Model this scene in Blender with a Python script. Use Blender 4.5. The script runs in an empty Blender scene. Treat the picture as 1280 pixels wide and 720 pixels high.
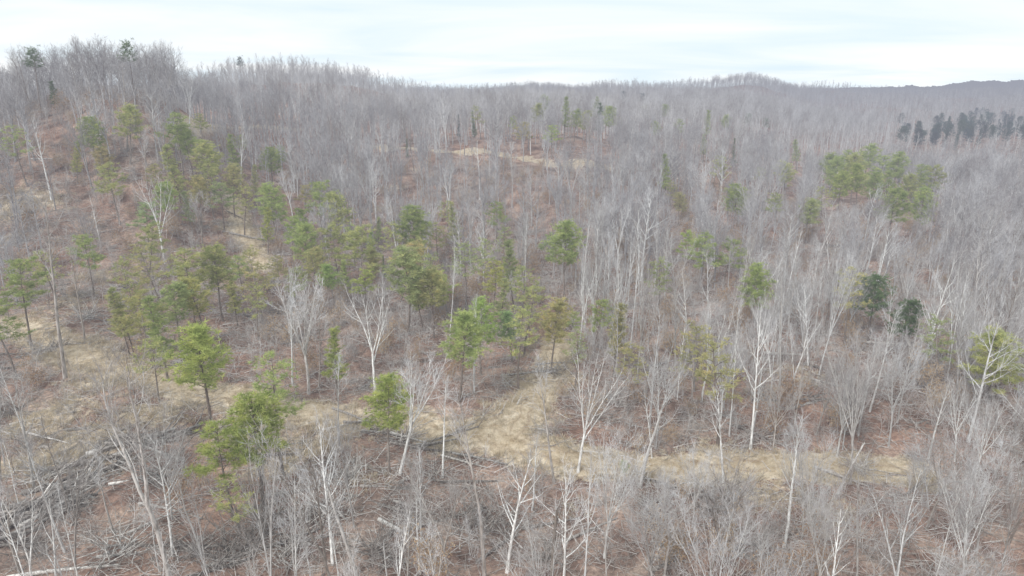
import bpy, math, random, time
import numpy as np
from mathutils import Vector, Matrix, Quaternion

T0 = time.time()
rnd = random.Random(11)
scn = bpy.context.scene
COL = scn.collection

# ------------------------------------------------------------------ survey
F = 853.0                      # focal length in 1280-px units
PITCH = math.radians(16.5)
CAM_Z = 46.0
CP, SP = math.cos(PITCH), math.sin(PITCH)


def slope(py):                 # metres of drop per metre of advance along a sight line
    v = (py - 360.0) / F
    return (v * CP + SP) / (CP - v * SP)


def side(px, py):              # metres sideways per metre of advance
    v = (py - 360.0) / F
    return ((px - 640.0) / F) / (CP - v * SP)


# the lie of the land, surveyed as (bearing px, elevation px, advance in metres)
LAND = []
for px in (-150, 100, 300, 480, 640, 800, 960, 1120, 1280, 1430):
    LAND += [(px, 900, 35.5), (px, 720, 55), (px, 600, 71.5)]
for px in (480, 640, 800, 960, 1120, 1280, 1430):
    LAND += [(px, 500, 92), (px, 420, 119)]
for px in (-150, 0, 100, 200):
    LAND += [(px, 500, 90), (px, 430, 110), (px, 350, 140), (px, 300, 159), (px, 250, 176),
             (px, 200, 191)]
LAND += [(100, 160, 206), (200, 160, 206)]
LAND += [(-150, 190, 222), (0, 166, 222), (60, 141, 226), (110, 126, 228), (160, 126, 232), (220, 132, 255)]
for px in (-150, 0, 100, 180):
    LAND += [(px, 165, 330), (px, 150, 600), (px, 135, 1200)]
LAND += [(300, 500, 91), (300, 430, 112), (300, 350, 146), (300, 300, 170), (300, 250, 203), (300, 200, 245),
         (300, 165, 285), (300, 135, 380), (300, 109, 500), (300, 118, 660), (300, 118, 1300),
         (380, 350, 152), (380, 300, 180), (380, 250, 212), (380, 200, 258), (380, 165, 305), (380, 135, 420),
         (380, 104, 580), (380, 116, 720), (380, 117, 1000), (440, 111, 640), (440, 117, 780), (440, 117, 1000)]
for px in (480, 560, 640, 720):
    LAND += [(px, 350, 155), (px, 300, 189), (px, 260, 217), (px, 230, 242), (px, 200, 270), (px, 170, 350),
             (px, 150, 500), (px, 133, 780), (px, 127, 1000)]
LAND += [(480, 124, 850), (560, 126, 1050), (640, 123, 1300), (720, 122, 1400), (640, 119, 2200), (720, 119, 2200), (480, 124, 1300)]
for px in (820, 900):
    LAND += [(px, 350, 156), (px, 300, 193), (px, 260, 230), (px, 230, 268), (px, 200, 320), (px, 170, 440), (px, 150, 580),
             (px, 130, 850)]
for px in (1000, 1120, 1280, 1430):
    LAND += [(px, 350, 160), (px, 300, 205), (px, 260, 262), (px, 230, 325), (px, 200, 430), (px, 170, 600),
             (px, 150, 800), (px, 132, 1150)]
LAND += [(800, 121, 1250), (880, 115, 1200), (940, 113, 1200), (1000, 120, 1300), (1060, 119, 1600), (1120, 120, 1900),
         (1200, 120, 2100), (1280, 119, 2200), (1430, 118, 2200), (940, 118, 2000), (800, 119, 2200)]


def uw(X, Y):
    Yc = np.maximum(Y, 25.0)
    return np.clip(X / Yc, -1.3, 1.3) * 1.6, np.log(Yc / 100.0) * 1.0


_c = [(side(a, b) * Y, Y, CAM_Z - slope(b) * Y) for a, b, Y in LAND]
_cx = np.array(_c)
_cu, _cw = uw(_cx[:, 0], _cx[:, 1])


def _tps(du, dw):
    r2 = du * du + dw * dw + 1e-9
    return r2 * np.log(r2) * 0.5


_n = len(_cx)
_A = np.zeros((_n + 3, _n + 3))
_A[:_n, :_n] = _tps(_cu[:, None] - _cu[None], _cw[:, None] - _cw[None]) + np.eye(_n) * 0.002
_P = np.stack([np.ones(_n), _cu, _cw], 1)
_A[:_n, _n:] = _P
_A[_n:, :_n] = _P.T
_sol = np.linalg.solve(_A, np.concatenate([_cx[:, 2], np.zeros(3)]))


def height(X, Y):
    X = np.asarray(X, float)
    Y = np.asarray(Y, float)
    u, w = uw(X, Y)
    out = np.zeros(u.shape)
    flat_u, flat_w = u.ravel(), w.ravel()
    res = np.empty(flat_u.shape)
    for i in range(0, flat_u.size, 20000):
        a, b = flat_u[i:i + 20000], flat_w[i:i + 20000]
        res[i:i + 20000] = _tps(a[:, None] - _cu[None], b[:, None] - _cw[None]) @ _sol[:_n] \
            + _sol[_n] + _sol[_n + 1] * a + _sol[_n + 2] * b
    out = res.reshape(u.shape)
    q = np.clip((Y - 20) / 60.0, 0.2, 1)
    out = out + q * (0.9 * np.sin(X * .11 + 1.3) * np.sin(Y * .083 + .4) + .55 * np.sin(X * .23 + Y * .17)
                     + .35 * np.sin(X * .41 - Y * .37 + 2.0))
    far = np.clip((Y - 350) / 600.0, 0, 1)
    out = out + far * (3.8 * np.sin(X * .017 + Y * .006) + 2.8 * np.sin(X * .036 - Y * .012 + 1.1) + 2.4 * np.sin(Y * .02 + X * .004))
    return out


def h1(x, y):
    return float(height(np.array([x]), np.array([y]))[0])


_YS = np.exp(np.linspace(math.log(26), math.log(2500), 700))


def spot(px, py, lift=0.0):
    """Where the sight line through (px, py) comes within LIFT metres above the ground."""
    X = side(px, py) * _YS
    z = CAM_Z - slope(py) * _YS
    g = height(X, _YS) + lift
    idx = np.nonzero(z <= g)[0]
    i = int(idx[0]) if len(idx) else len(_YS) - 1
    return float(X[i]), float(_YS[i])


def project(X, Y, Z):
    dz = Z - CAM_Z
    fwd = Y * CP - dz * SP
    up = Y * SP + dz * CP
    return 640 + F * X / fwd, 360 - F * up / fwd


# ------------------------------------------------------------------ materials
def new_mat(name):
    m = bpy.data.materials.new(name)
    m.use_nodes = True
    m.node_tree.nodes.clear()
    return m, m.node_tree


PAINTED_HAZE_COL = (0.36, 0.378, 0.445, 1)
PAINTED_HAZE_LEN = 950.0


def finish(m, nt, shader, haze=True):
    """Paints haze into the material as a glow growing with distance from the camera."""
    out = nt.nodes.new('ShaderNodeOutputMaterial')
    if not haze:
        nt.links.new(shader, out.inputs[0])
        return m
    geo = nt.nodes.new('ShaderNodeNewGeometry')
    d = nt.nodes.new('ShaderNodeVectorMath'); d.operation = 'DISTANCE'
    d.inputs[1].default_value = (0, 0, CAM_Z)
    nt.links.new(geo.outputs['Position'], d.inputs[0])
    a = nt.nodes.new('ShaderNodeMath'); a.operation = 'DIVIDE'; a.inputs[1].default_value = -PAINTED_HAZE_LEN
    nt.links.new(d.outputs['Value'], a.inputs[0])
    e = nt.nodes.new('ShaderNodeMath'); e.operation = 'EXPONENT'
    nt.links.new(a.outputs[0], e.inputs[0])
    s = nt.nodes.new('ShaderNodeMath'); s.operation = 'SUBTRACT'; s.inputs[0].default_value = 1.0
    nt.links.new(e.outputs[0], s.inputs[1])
    em = nt.nodes.new('ShaderNodeEmission'); em.inputs[0].default_value = PAINTED_HAZE_COL  # painted haze: the surface itself glows in this colour
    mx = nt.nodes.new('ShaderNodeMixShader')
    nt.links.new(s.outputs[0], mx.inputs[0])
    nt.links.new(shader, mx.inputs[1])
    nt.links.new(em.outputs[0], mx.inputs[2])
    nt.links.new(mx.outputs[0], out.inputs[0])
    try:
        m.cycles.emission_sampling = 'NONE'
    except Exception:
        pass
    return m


def ramp(nt, fac, stops):
    r = nt.nodes.new('ShaderNodeValToRGB')
    el = r.color_ramp.elements
    while len(el) < len(stops):
        el.new(0.5)
    for k, (p, c) in enumerate(stops):
        el[k].position = p
        el[k].color = (*c, 1)
    nt.links.new(fac, r.inputs[0])
    return r.outputs[0]


def noise(nt, scale, detail=4, rough=.6, vec=None, dist=0.0):
    n = nt.nodes.new('ShaderNodeTexNoise')
    n.inputs['Scale'].default_value = scale
    n.inputs['Detail'].default_value = detail
    n.inputs['Roughness'].default_value = rough
    n.inputs['Distortion'].default_value = dist
    if vec is not None:
        nt.links.new(vec, n.inputs['Vector'])
    return n.outputs['Fac']


def mixc(nt, fac, a, b, blend='MIX'):
    m = nt.nodes.new('ShaderNodeMix'); m.data_type = 'RGBA'; m.blend_type = blend
    if isinstance(fac, float):
        m.inputs[0].default_value = fac
    else:
        nt.links.new(fac, m.inputs[0])
    for k, v in ((6, a), (7, b)):
        if isinstance(v, tuple):
            m.inputs[k].default_value = (*v, 1)
        else:
            nt.links.new(v, m.inputs[k])
    return m.outputs[2]


def diffuse(nt, col, normal=None):
    b = nt.nodes.new('ShaderNodeBsdfDiffuse')
    if isinstance(col, tuple):
        b.inputs[0].default_value = (*col, 1)
    else:
        nt.links.new(col, b.inputs[0])
    if normal is not None:
        nt.links.new(normal, b.inputs['Normal'])
    return b.outputs[0]


def world_pos(nt):
    return nt.nodes.new('ShaderNodeNewGeometry').outputs['Position']


def mat_bark(name, stops, use_object_colour=True, dark=0.62, scale=5.0):
    """Bark whose tone goes from tree to tree (and by the object's own colour), streaked along the stem."""
    m, nt = new_mat(name)
    oi = nt.nodes.new('ShaderNodeObjectInfo')
    base = ramp(nt, oi.outputs['Random'], stops)
    tc = nt.nodes.new('ShaderNodeTexCoord')
    mp = nt.nodes.new('ShaderNodeMapping'); mp.inputs['Scale'].default_value = (1, 1, .22)
    nt.links.new(tc.outputs['Object'], mp.inputs[0])
    f = noise(nt, scale, 3, .65, mp.outputs[0])
    streak = ramp(nt, f, [(.34, (dark * .85, dark * .8, dark * .76)), (.58, (1.12, 1.12, 1.12))])
    c = mixc(nt, 1.0, base, streak, 'MULTIPLY')
    if use_object_colour:
        c = mixc(nt, 1.0, c, oi.outputs['Color'], 'MULTIPLY')
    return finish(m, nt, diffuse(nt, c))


BARK = mat_bark('grey_bark', [(0, (.30, .265, .235)), (.25, (.45, .43, .41)), (.6, (.62, .615, .60)), (1, (.74, .74, .725))])
TWIG = mat_bark('grey_twigs', [(0, (.29, .27, .26)), (.4, (.43, .415, .41)), (.75, (.54, .535, .54)), (1, (.63, .63, .635))], dark=.85, scale=.6)
FAR_BARK = mat_bark('far_bark', [(0, (.34, .32, .315)), (.5, (.42, .41, .41)), (1, (.52, .51, .51))])
FAR_TWIG = mat_bark('far_twigs', [(0, (.31, .295, .295)), (.5, (.38, .37, .38)), (1, (.47, .465, .475))], dark=.85, scale=.6)
PINE_BARK = mat_bark('pine_bark', [(0, (.20, .165, .14)), (1, (.32, .28, .25))], False)
LOG_BARK = mat_bark('weathered_wood', [(0, (.17, .15, .135)), (.5, (.33, .305, .28)), (1, (.52, .50, .47))], True, dark=.45, scale=3.0)
STICK = mat_bark('bleached_sticks', [(0, (.26, .23, .20)), (.6, (.46, .43, .40)), (1, (.60, .57, .54))], False)
SHRUB_TWIG = mat_bark('shrub_twigs', [(0, (.34, .30, .275)), (.5, (.45, .42, .40)), (1, (.56, .54, .52))], True, dark=.85, scale=.8)


def mat_needles():
    m, nt = new_mat('pine_needles')
    oi = nt.nodes.new('ShaderNodeObjectInfo')
    tc = nt.nodes.new('ShaderNodeTexCoord')
    f = noise(nt, .9, 3, .6, tc.outputs['Object'])
    var = ramp(nt, f, [(.32, (.55, .62, .52)), (.5, (.95, .97, .9)), (.7, (1.35, 1.25, 1.1))])
    c = mixc(nt, 1.0, oi.outputs['Color'], var, 'MULTIPLY')
    d = diffuse(nt, c)
    t = nt.nodes.new('ShaderNodeBsdfTranslucent')
    nt.links.new(c, t.inputs[0])
    mx = nt.nodes.new('ShaderNodeMixShader'); mx.inputs[0].default_value = .42
    nt.links.new(d, mx.inputs[1]); nt.links.new(t.outputs[0], mx.inputs[2])
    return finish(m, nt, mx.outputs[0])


NEEDLE = mat_needles()


def mat_leaf_tan():
    m, nt = new_mat('withered_leaves')
    oi = nt.nodes.new('ShaderNodeObjectInfo')
    c = ramp(nt, oi.outputs['Random'], [(0, (.34, .22, .13)), (1, (.46, .34, .22))])
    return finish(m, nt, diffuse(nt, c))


TAN_LEAF = mat_leaf_tan()


def mat_grass():
    m, nt = new_mat('dry_grass')
    oi = nt.nodes.new('ShaderNodeObjectInfo')
    c = ramp(nt, oi.outputs['Random'], [(0, (.44, .35, .23)), (.5, (.58, .49, .35)), (1, (.69, .61, .47))])
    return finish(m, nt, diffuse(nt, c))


GRASS = mat_grass()


def mat_ground():
    m, nt = new_mat('leaf_litter')
    pos = world_pos(nt)
    big = noise(nt, .035, 4, .6, pos)
    mid = noise(nt, .22, 5, .65, pos)
    fine = noise(nt, 2.2, 5, .75, pos)
    litter = ramp(nt, mid, [(.30, (.125, .092, .076)), (.46, (.245, .18, .148)), (.58, (.36, .28, .23)), (.72, (.48, .395, .325))])
    red = ramp(nt, big, [(.35, (1.0, 1.0, 1.0)), (.60, (1.10, .93, .86))])
    litter = mixc(nt, 1.0, litter, red, 'MULTIPLY')
    f2 = ramp(nt, fine, [(.32, (.42, .42, .42)), (.52, (1.0, 1.0, 1.0)), (.70, (1.6, 1.58, 1.54))])
    litter = mixc(nt, .85, litter, f2, 'MULTIPLY')
    straw = ramp(nt, noise(nt, .9, 5, .7, pos), [(.3, (.36, .285, .195)), (.5, (.56, .465, .345)), (.7, (.70, .61, .48))])
    straw = mixc(nt, .6, straw, f2, 'MULTIPLY')
    at = nt.nodes.new('ShaderNodeAttribute'); at.attribute_name = 'straw'
    ad = nt.nodes.new('ShaderNodeMath'); ad.operation = 'ADD'
    nt.links.new(at.outputs['Fac'], ad.inputs[0])
    sh = nt.nodes.new('ShaderNodeMath'); sh.operation = 'MULTIPLY_ADD'
    nt.links.new(noise(nt, .55, 5, .7, pos), sh.inputs[0]); sh.inputs[1].default_value = 1.6; sh.inputs[2].default_value = -.95
    nt.links.new(sh.outputs[0], ad.inputs[1])
    fac = ramp(nt, ad.outputs[0], [(.30, (0, 0, 0)), (.62, (1, 1, 1))])
    c = mixc(nt, fac, litter, straw)
    bp = nt.nodes.new('ShaderNodeBump'); bp.inputs['Strength'].default_value = .6; bp.inputs['Distance'].default_value = .25
    nt.links.new(fine, bp.inputs['Height'])
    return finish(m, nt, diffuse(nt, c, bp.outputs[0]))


GROUND = mat_ground()


def mat_track(name, dark=1.0):
    m, nt = new_mat(name)
    pos = world_pos(nt)
    c = ramp(nt, noise(nt, .8, 6, .7, pos), [(.28, (.30 * dark, .22 * dark, .13 * dark)), (.48, (.52 * dark, .42 * dark, .295 * dark)), (.7, (.66 * dark, .56 * dark, .42 * dark))])
    fine = noise(nt, 4.0, 5, .75, pos)
    f2 = ramp(nt, fine, [(.3, (.6, .6, .6)), (.55, (1, 1, 1)), (.75, (1.3, 1.28, 1.24))])
    c = mixc(nt, .8, c, f2, 'MULTIPLY')
    at = nt.nodes.new('ShaderNodeAttribute'); at.attribute_name = 'rut'
    c = mixc(nt, at.outputs['Fac'], c, mixc(nt, .8, (.25, .175, .12), f2, 'MULTIPLY'))
    bp = nt.nodes.new('ShaderNodeBump'); bp.inputs['Strength'].default_value = .6; bp.inputs['Distance'].default_value = .2
    nt.links.new(fine, bp.inputs['Height'])
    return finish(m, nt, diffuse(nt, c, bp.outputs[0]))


TRACK = mat_track('track_straw')
ROAD = mat_track('road_clay', 1.08)


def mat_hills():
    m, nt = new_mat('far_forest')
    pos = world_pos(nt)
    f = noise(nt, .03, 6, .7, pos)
    c = ramp(nt, f, [(.3, (.06, .075, .12)), (.6, (.12, .135, .19)), (.75, (.17, .185, .23))])  # bluish base colours paint distance haze onto the hills
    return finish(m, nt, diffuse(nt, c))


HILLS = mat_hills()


# ------------------------------------------------------------------ mesh helpers
class MB:
    """Collects tubes, ribbons and blades; build() links them as ONE mesh object."""

    def __init__(self):
        self.v, self.f, self.m = [], [], []

    def tube(self, pts, rad, n=5, mi=0, cap=False):
        b0 = len(self.v)
        prev = None
        for i, p in enumerate(pts):
            d = (pts[min(i + 1, len(pts) - 1)] - pts[max(i - 1, 0)])
            if d.length < 1e-6:
                d = Vector((0, 0, 1))
            d.normalize()
            if prev is None:
                a = d.orthogonal().normalized()
            else:
                a = (prev - d * prev.dot(d))
                a = a.normalized() if a.length > 1e-5 else d.orthogonal().normalized()
            prev = a
            b = d.cross(a)
            for k in range(n):
                t = 2 * math.pi * k / n
                self.v.append(p + (a * math.cos(t) + b * math.sin(t)) * rad[i])
        for i in range(len(pts) - 1):
            for k in range(n):
                q = b0 + i * n
                self.f.append((q + k, q + (k + 1) % n, q + n + (k + 1) % n, q + n + k))
                self.m.append(mi)
        if cap:
            self.f.append(tuple(b0 + k for k in reversed(range(n)))); self.m.append(mi)
            q = b0 + (len(pts) - 1) * n
            self.f.append(tuple(q + k for k in range(n))); self.m.append(mi)

    def ribbon(self, p, q, w, rng, mi=0, tip=.35):
        d = (q - p)
        s = d.cross(Vector((rng.uniform(-1, 1), rng.uniform(-1, 1), rng.uniform(-1, 1))))
        if s.length < 1e-6:
            s = d.orthogonal()
        s.normalize()
        b = len(self.v)
        self.v += [p - s * w * .5, p + s * w * .5, q + s * w * .5 * tip, q - s * w * .5 * tip]
        self.f.append((b, b + 1, b + 2, b + 3)); self.m.append(mi)

    def blade(self, p, q, w, rng, mi=0):
        d = (q - p)
        s = d.cross(Vector((rng.uniform(-1, 1), rng.uniform(-1, 1), rng.uniform(-1, 1))))
        if s.length < 1e-6:
            s = d.orthogonal()
        s.normalize()
        b = len(self.v)
        self.v += [p - s * w * .5, p + s * w * .5, q]
        self.f.append((b, b + 1, b + 2)); self.m.append(mi)

    def mesh(self, name, mats, smooth=True):
        me = bpy.data.meshes.new(name)
        me.from_pydata([tuple(x) for x in self.v], [], self.f)
        for m in mats:
            me.materials.append(m)
        if len(mats) > 1:
            me.polygons.foreach_set('material_index', np.array(self.m, dtype=np.int32))
        if smooth:
            me.polygons.foreach_set('use_smooth', np.ones(len(self.f), dtype=bool))
        me.update()
        return me


def link(name, me, parent=None, loc=None):
    o = bpy.data.objects.new(name, me)
    COL.objects.link(o)
    if parent is not None:
        o.parent = parent
    if loc is not None:
        o.location = loc
    return o


def tag(o, label, cat, group=None):
    o['label'] = label
    o['category'] = cat
    if group:
        o['group'] = group


# ------------------------------------------------------------------ bare trees
def rot_about(d, ang, rng):
    ax = d.orthogonal().normalized()
    ax = Quaternion(d, rng.uniform(0, 2 * math.pi)) @ ax
    return (Quaternion(ax, ang) @ d).normalized()


def wander(p, d, L, n, wig, up, rng):
    pts = [p.copy()]
    for i in range(n):
        d = d + Vector((rng.gauss(0, wig), rng.gauss(0, wig), rng.gauss(0, wig) * .6 + up))
        d.normalize()
        p = p + d * (L / n)
        pts.append(p.copy())
    return pts


def at_t(pts, t):
    k = t * (len(pts) - 1)
    i = min(int(k), len(pts) - 2)
    return pts[i].lerp(pts[i + 1], k - i), (pts[i + 1] - pts[i]).normalized()


def make_bare(seed, H, form, detail=1.0, wide=1.0):
    """Returns (trunk MB with the main limbs, crown MB with branches and twigs)."""
    rng = random.Random(seed)
    tr, cr = MB(), MB()
    r0 = .07 + .0075 * H * {'pole': .8, 'broad': 1.15, 'vase': 1.1}.get(form, 1.0)

    def twig(p, d, L):
        q = p + d * L + Vector((0, 0, L * .12))
        w = .027 * wide
        cr.ribbon(p, q, w, rng)
        for _ in range(rng.choice((1, 2)) if detail >= 1 else 1):
            t = rng.uniform(.25, .8)
            a = p.lerp(q, t)
            dd = rot_about(d, rng.uniform(.4, .85), rng)
            dd.z += .15
            l2 = L * rng.uniform(.4, .7)
            cr.ribbon(a, a + dd * l2, w * .8, rng)

    def second(p, d, L, r):
        pts = wander(p, d, L, 3, .16, .07, rng)
        rad = [r, r * .75, r * .5, r * .22]
        cr.tube(pts, [max(x, .012 * wide) for x in rad], 3)
        n = max(2, int(rng.uniform(2.6, 4.7) * detail))
        for k in range(n):
            t = .2 + .8 * (k + rng.random()) / n
            a, dd = at_t(pts, min(t, 1))
            twig(a, rot_about(dd, rng.uniform(.35, .85), rng), rng.uniform(.75, 1.5) * (1.15 - .45 * t) * (H / 20))
        twig(pts[-1], (pts[-1] - pts[-2]).normalized(), rng.uniform(.8, 1.3))

    def limb(p, d, L, r, up=.10, wig=.13):
        pts = wander(p, d, L, 5, wig, up, rng)
        rad = [r * (1 - .78 * k / 5) for k in range(6)]
        tr.tube(pts, [max(x, .02) for x in rad], 4)
        n = max(3, int((1.6 + L * .78) * detail))
        for k in range(n):
            t = .22 + .78 * (k + rng.random() * .9) / n
            a, dd = at_t(pts, min(t, 1))
            second(a, rot_about(dd, rng.uniform(.4, .9), rng), L * rng.uniform(.26, .48) * (1.2 - .6 * t), r * .33 * (1.1 - .5 * t))
        second(pts[-1], (pts[-1] - pts[-2]).normalized(), L * .3, r * .25)

    lean = Vector((rng.gauss(0, .035), rng.gauss(0, .035), 1)).normalized()
    up = .06
    if form == 'snag':
        pts = wander(Vector((0, 0, -.4)), lean, H * .62, 6, .04, up, rng)
        tr.tube(pts, [r0 * (1.2 - .1 * k) for k in range(7)], 7)
        tip = pts[-1]
        for k in range(5):
            o = Vector((rng.gauss(0, r0 * .35), rng.gauss(0, r0 * .35), -.15))
            tr.tube([tip + o, tip + o * 1.3 + Vector((0, 0, rng.uniform(.2, .9)))], [r0 * .3, .01], 4)
        for k in range(6):
            a, dd = at_t(pts, rng.uniform(.4, .95))
            d2 = rot_about(dd, rng.uniform(.7, 1.3), rng)
            b = wander(a, d2, rng.uniform(.8, 3.2), 3, .2, .05, rng)
            tr.tube(b, [.07, .055, .04, .025], 4)
            if rng.random() < .6:
                second(b[-1], d2, 1.4, .03)
        return tr, cr
    if form in ('pole', 'mid', 'broad'):
        n = 9
        pts = wander(Vector((0, 0, -.4)), lean, H * .93, n, .028, up, rng)
        rad = [r0 * (1.3 if k == 0 else 1.0) * (1 - .86 * (k / n) ** 1.15) for k in range(n + 1)]
        tr.tube(pts, rad, 7)
        lo, cnt, lr = {'pole': (.58, 9, .14), 'mid': (.46, 12, .20), 'broad': (.36, 16, .29)}[form]
        for k in range(cnt):
            t = lo + (.98 - lo) * (k + rng.random() * .8) / cnt
            a, dd = at_t(pts, min(t, .99))
            s = (1 - (t - lo) / (1 - lo))
            L = H * lr * (.35 + .75 * s) * rng.uniform(.75, 1.15)
            ang = {'pole': .66, 'mid': .70, 'broad': .9}[form] * (.6 + .5 * s) * rng.uniform(.8, 1.2)
            limb(a, rot_about(dd, ang, rng), L, r0 * (.16 + .26 * s), .10 if form != 'broad' else .07)
        for k in range(4):                     # dead stubs low on the stem
            a, dd = at_t(pts, rng.uniform(.22, lo))
            b = wander(a, rot_about(dd, rng.uniform(.9, 1.4), rng), rng.uniform(.5, 1.8), 2, .2, .08, rng)
            tr.tube(b, [.035, .025, .012], 3)
        return tr, cr
    # forked / vase: the stem parts into steep leaders
    fk = {'forked': rng.uniform(.30, .46), 'vase': rng.uniform(.36, .5), 'spray': rng.uniform(.26, .38)}[form]
    pts = wander(Vector((0, 0, -.4)), lean, H * fk, 5, .03, up, rng)
    tr.tube(pts, [r0 * (1.3 if k == 0 else 1.0) * (1 - .06 * k) for k in range(6)], 7)
    nl = 2 if form == 'forked' else rng.choice((4, 5, 6)) if form == 'vase' else rng.choice((6, 7))
    base_d = (pts[-1] - pts[-2]).normalized()
    az0 = rng.uniform(0, 6.28)
    for j in range(nl):
        az = az0 + 6.28 * j / nl + rng.uniform(-.3, .3)
        tilt = rng.uniform(.14, .26) if form == 'forked' else rng.uniform(.16, .46) if form == 'vase' else rng.uniform(.15, .58)
        d = (base_d * math.cos(tilt) + Vector((math.cos(az), math.sin(az), 0)) * math.sin(tilt)).normalized()
        L = H * (1 - fk) * rng.uniform(.82, 1.0)
        st = pts[-1] - base_d * rng.uniform(0, H * .05) * (j % 3)
        lp = wander(st, d, L, 6, .05, .035, rng)
        lr = r0 * (.72 if form == 'forked' else .5)
        tr.tube(lp, [max(lr * (1 - .82 * k / 6), .025) for k in range(7)], 5)
        cnt = {'forked': 9, 'vase': 6, 'spray': 9}[form]
        for k in range(cnt):
            t = .18 + .8 * (k + rng.random() * .8) / cnt
            a, dd = at_t(lp, min(t, .98))
            s = 1 - t
            limb(a, rot_about(dd, rng.uniform(.4, .85), rng), H * (.10 + .14 * s) * rng.uniform(.8, 1.2), lr * (.22 + .3 * s))
        second(lp[-1], (lp[-1] - lp[-2]).normalized(), 1.6, .03)
    return tr, cr


FORMS = ['pole', 'mid', 'vase', 'forked', 'broad', 'snag']
BARE = {}
_k = 0
for form, n in (('pole', 5), ('mid', 5), ('vase', 4), ('forked', 4), ('broad', 4), ('spray', 4), ('snag', 2)):
    BARE[form] = []
    for j in range(n):
        t, c = make_bare(100 + _k, 20.0, form)
        BARE[form].append((t.mesh('trunk_' + form, [BARK]), c.mesh('crown_' + form, [TWIG], False)))
        _k += 1
print('bare variants', round(time.time() - T0, 1), sum(len(c.polygons) for v in BARE.values() for _t, c in v))


# ------------------------------------------------------------------ pines
def make_pine(seed, H, form):
    rng = random.Random(seed)
    tr, cr = MB(), MB()
    r0 = .06 + .007 * H
    n = 8
    pts = wander(Vector((0, 0, -.4)), Vector((rng.gauss(0, .04), rng.gauss(0, .04), 1)).normalized(), H * .96, n, .03, .06, rng)
    tr.tube(pts, [r0 * (1.25 if k == 0 else 1) * (1 - .88 * k / n) for k in range(n + 1)], 6)

    def tuft(p, d, s, m):
        for _ in range(int(m * .85)):
            dd = (d * .5 + Vector((rng.gauss(0, .75), rng.gauss(0, .75), rng.gauss(.16, .55)))).normalized()
            q = p + dd * s * rng.uniform(.6, 1.15)
            cr.blade(p + dd * .04, q, .07, rng)

    lo, cnt, reach, sz, m = {'round': (.46, 36, .20, .58, 17), 'tiered': (.50, 21, .27, .58, 17), 'slim': (.30, 40, .125, .52, 15),
                             'cedar': (.06, 66, .13, .42, 14), 'sparse': (.48, 18, .22, .50, 13), 'top': (.70, 15, .15, .5, 13)}[form]
    for k in range(cnt):
        t = lo + (.985 - lo) * (k + rng.random()) / cnt
        s = (t - lo) / (1 - lo)
        prof = {'round': math.sin(math.pi * min(1, .24 + .70 * s)) ** .7, 'tiered': (1.05 - .72 * s) * (1.0 if k % 3 else .6), 'slim': 1.05 - .72 * s,
                'cedar': 1.04 - .98 * s, 'sparse': 1.0 - .55 * s, 'top': 1.0 - .45 * s}[form]
        L = H * reach * prof * rng.uniform(.65, 1.2)
        a, dd = at_t(pts, min(t, .99))
        ang = {'round': 1.25 - .55 * s, 'tiered': 1.45 - .4 * s, 'slim': 1.25 - .5 * s, 'cedar': 1.15, 'sparse': 1.4 - .4 * s, 'top': 1.3 - .4 * s}[form]
        az = k * 2.4 + rng.uniform(-.4, .4)
        d = Vector((math.cos(az) * math.sin(ang), math.sin(az) * math.sin(ang), math.cos(ang)))
        b = wander(a, d, L, 4, .12, .05, rng)
        tr.tube(b, [max(.014, .05 * (1 - .2 * j)) * (H / 15) for j in range(5)], 3)
        nt = max(2, int(L * {'round': 2.6, 'tiered': 2.9, 'slim': 3.0, 'cedar': 4.0, 'sparse': 2.2, 'top': 3.0}[form]))
        for j in range(nt):
            tt = {'cedar': .12, 'slim': .2}.get(form, .34)
            tt = tt + (1 - tt) * (j + rng.random()) / nt
            p, d2 = at_t(b, min(tt, 1))
            for _ in range(3):
                off = Vector((rng.gauss(0, .34), rng.gauss(0, .34), rng.gauss(.08, .20))) * (.55 if form in ('cedar', 'slim') else 1.0)
                tuft(p + off, d2, sz, m)
    for _ in range(5):
        tuft(pts[-1] + Vector((rng.gauss(0, .25), rng.gauss(0, .25), rng.gauss(0, .2))), Vector((0, 0, 1)), sz, m)
    for k in range(5):                         # dead lower branches
        a, dd = at_t(pts, rng.uniform(.18, max(lo, .25)))
        b = wander(a, rot_about(dd, rng.uniform(1.0, 1.5), rng), rng.uniform(.6, 2.0), 2, .2, .0, rng)
        tr.tube(b, [.03, .022, .012], 3)
    return tr, cr


PINE = {}
_k = 0
for form, n in (('round', 4), ('tiered', 4), ('slim', 3), ('cedar', 2), ('sparse', 3), ('top', 2)):
    PINE[form] = []
    for j in range(n):
        t, c = make_pine(500 + _k, 15.0, form)
        PINE[form].append((t.mesh('pine_trunk_' + form, [PINE_BARK]), c.mesh('pine_crown_' + form, [NEEDLE], False)))
        _k += 1
print('pine variants', round(time.time() - T0, 1), {k: len(v[0][1].polygons) for k, v in PINE.items()})

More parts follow.
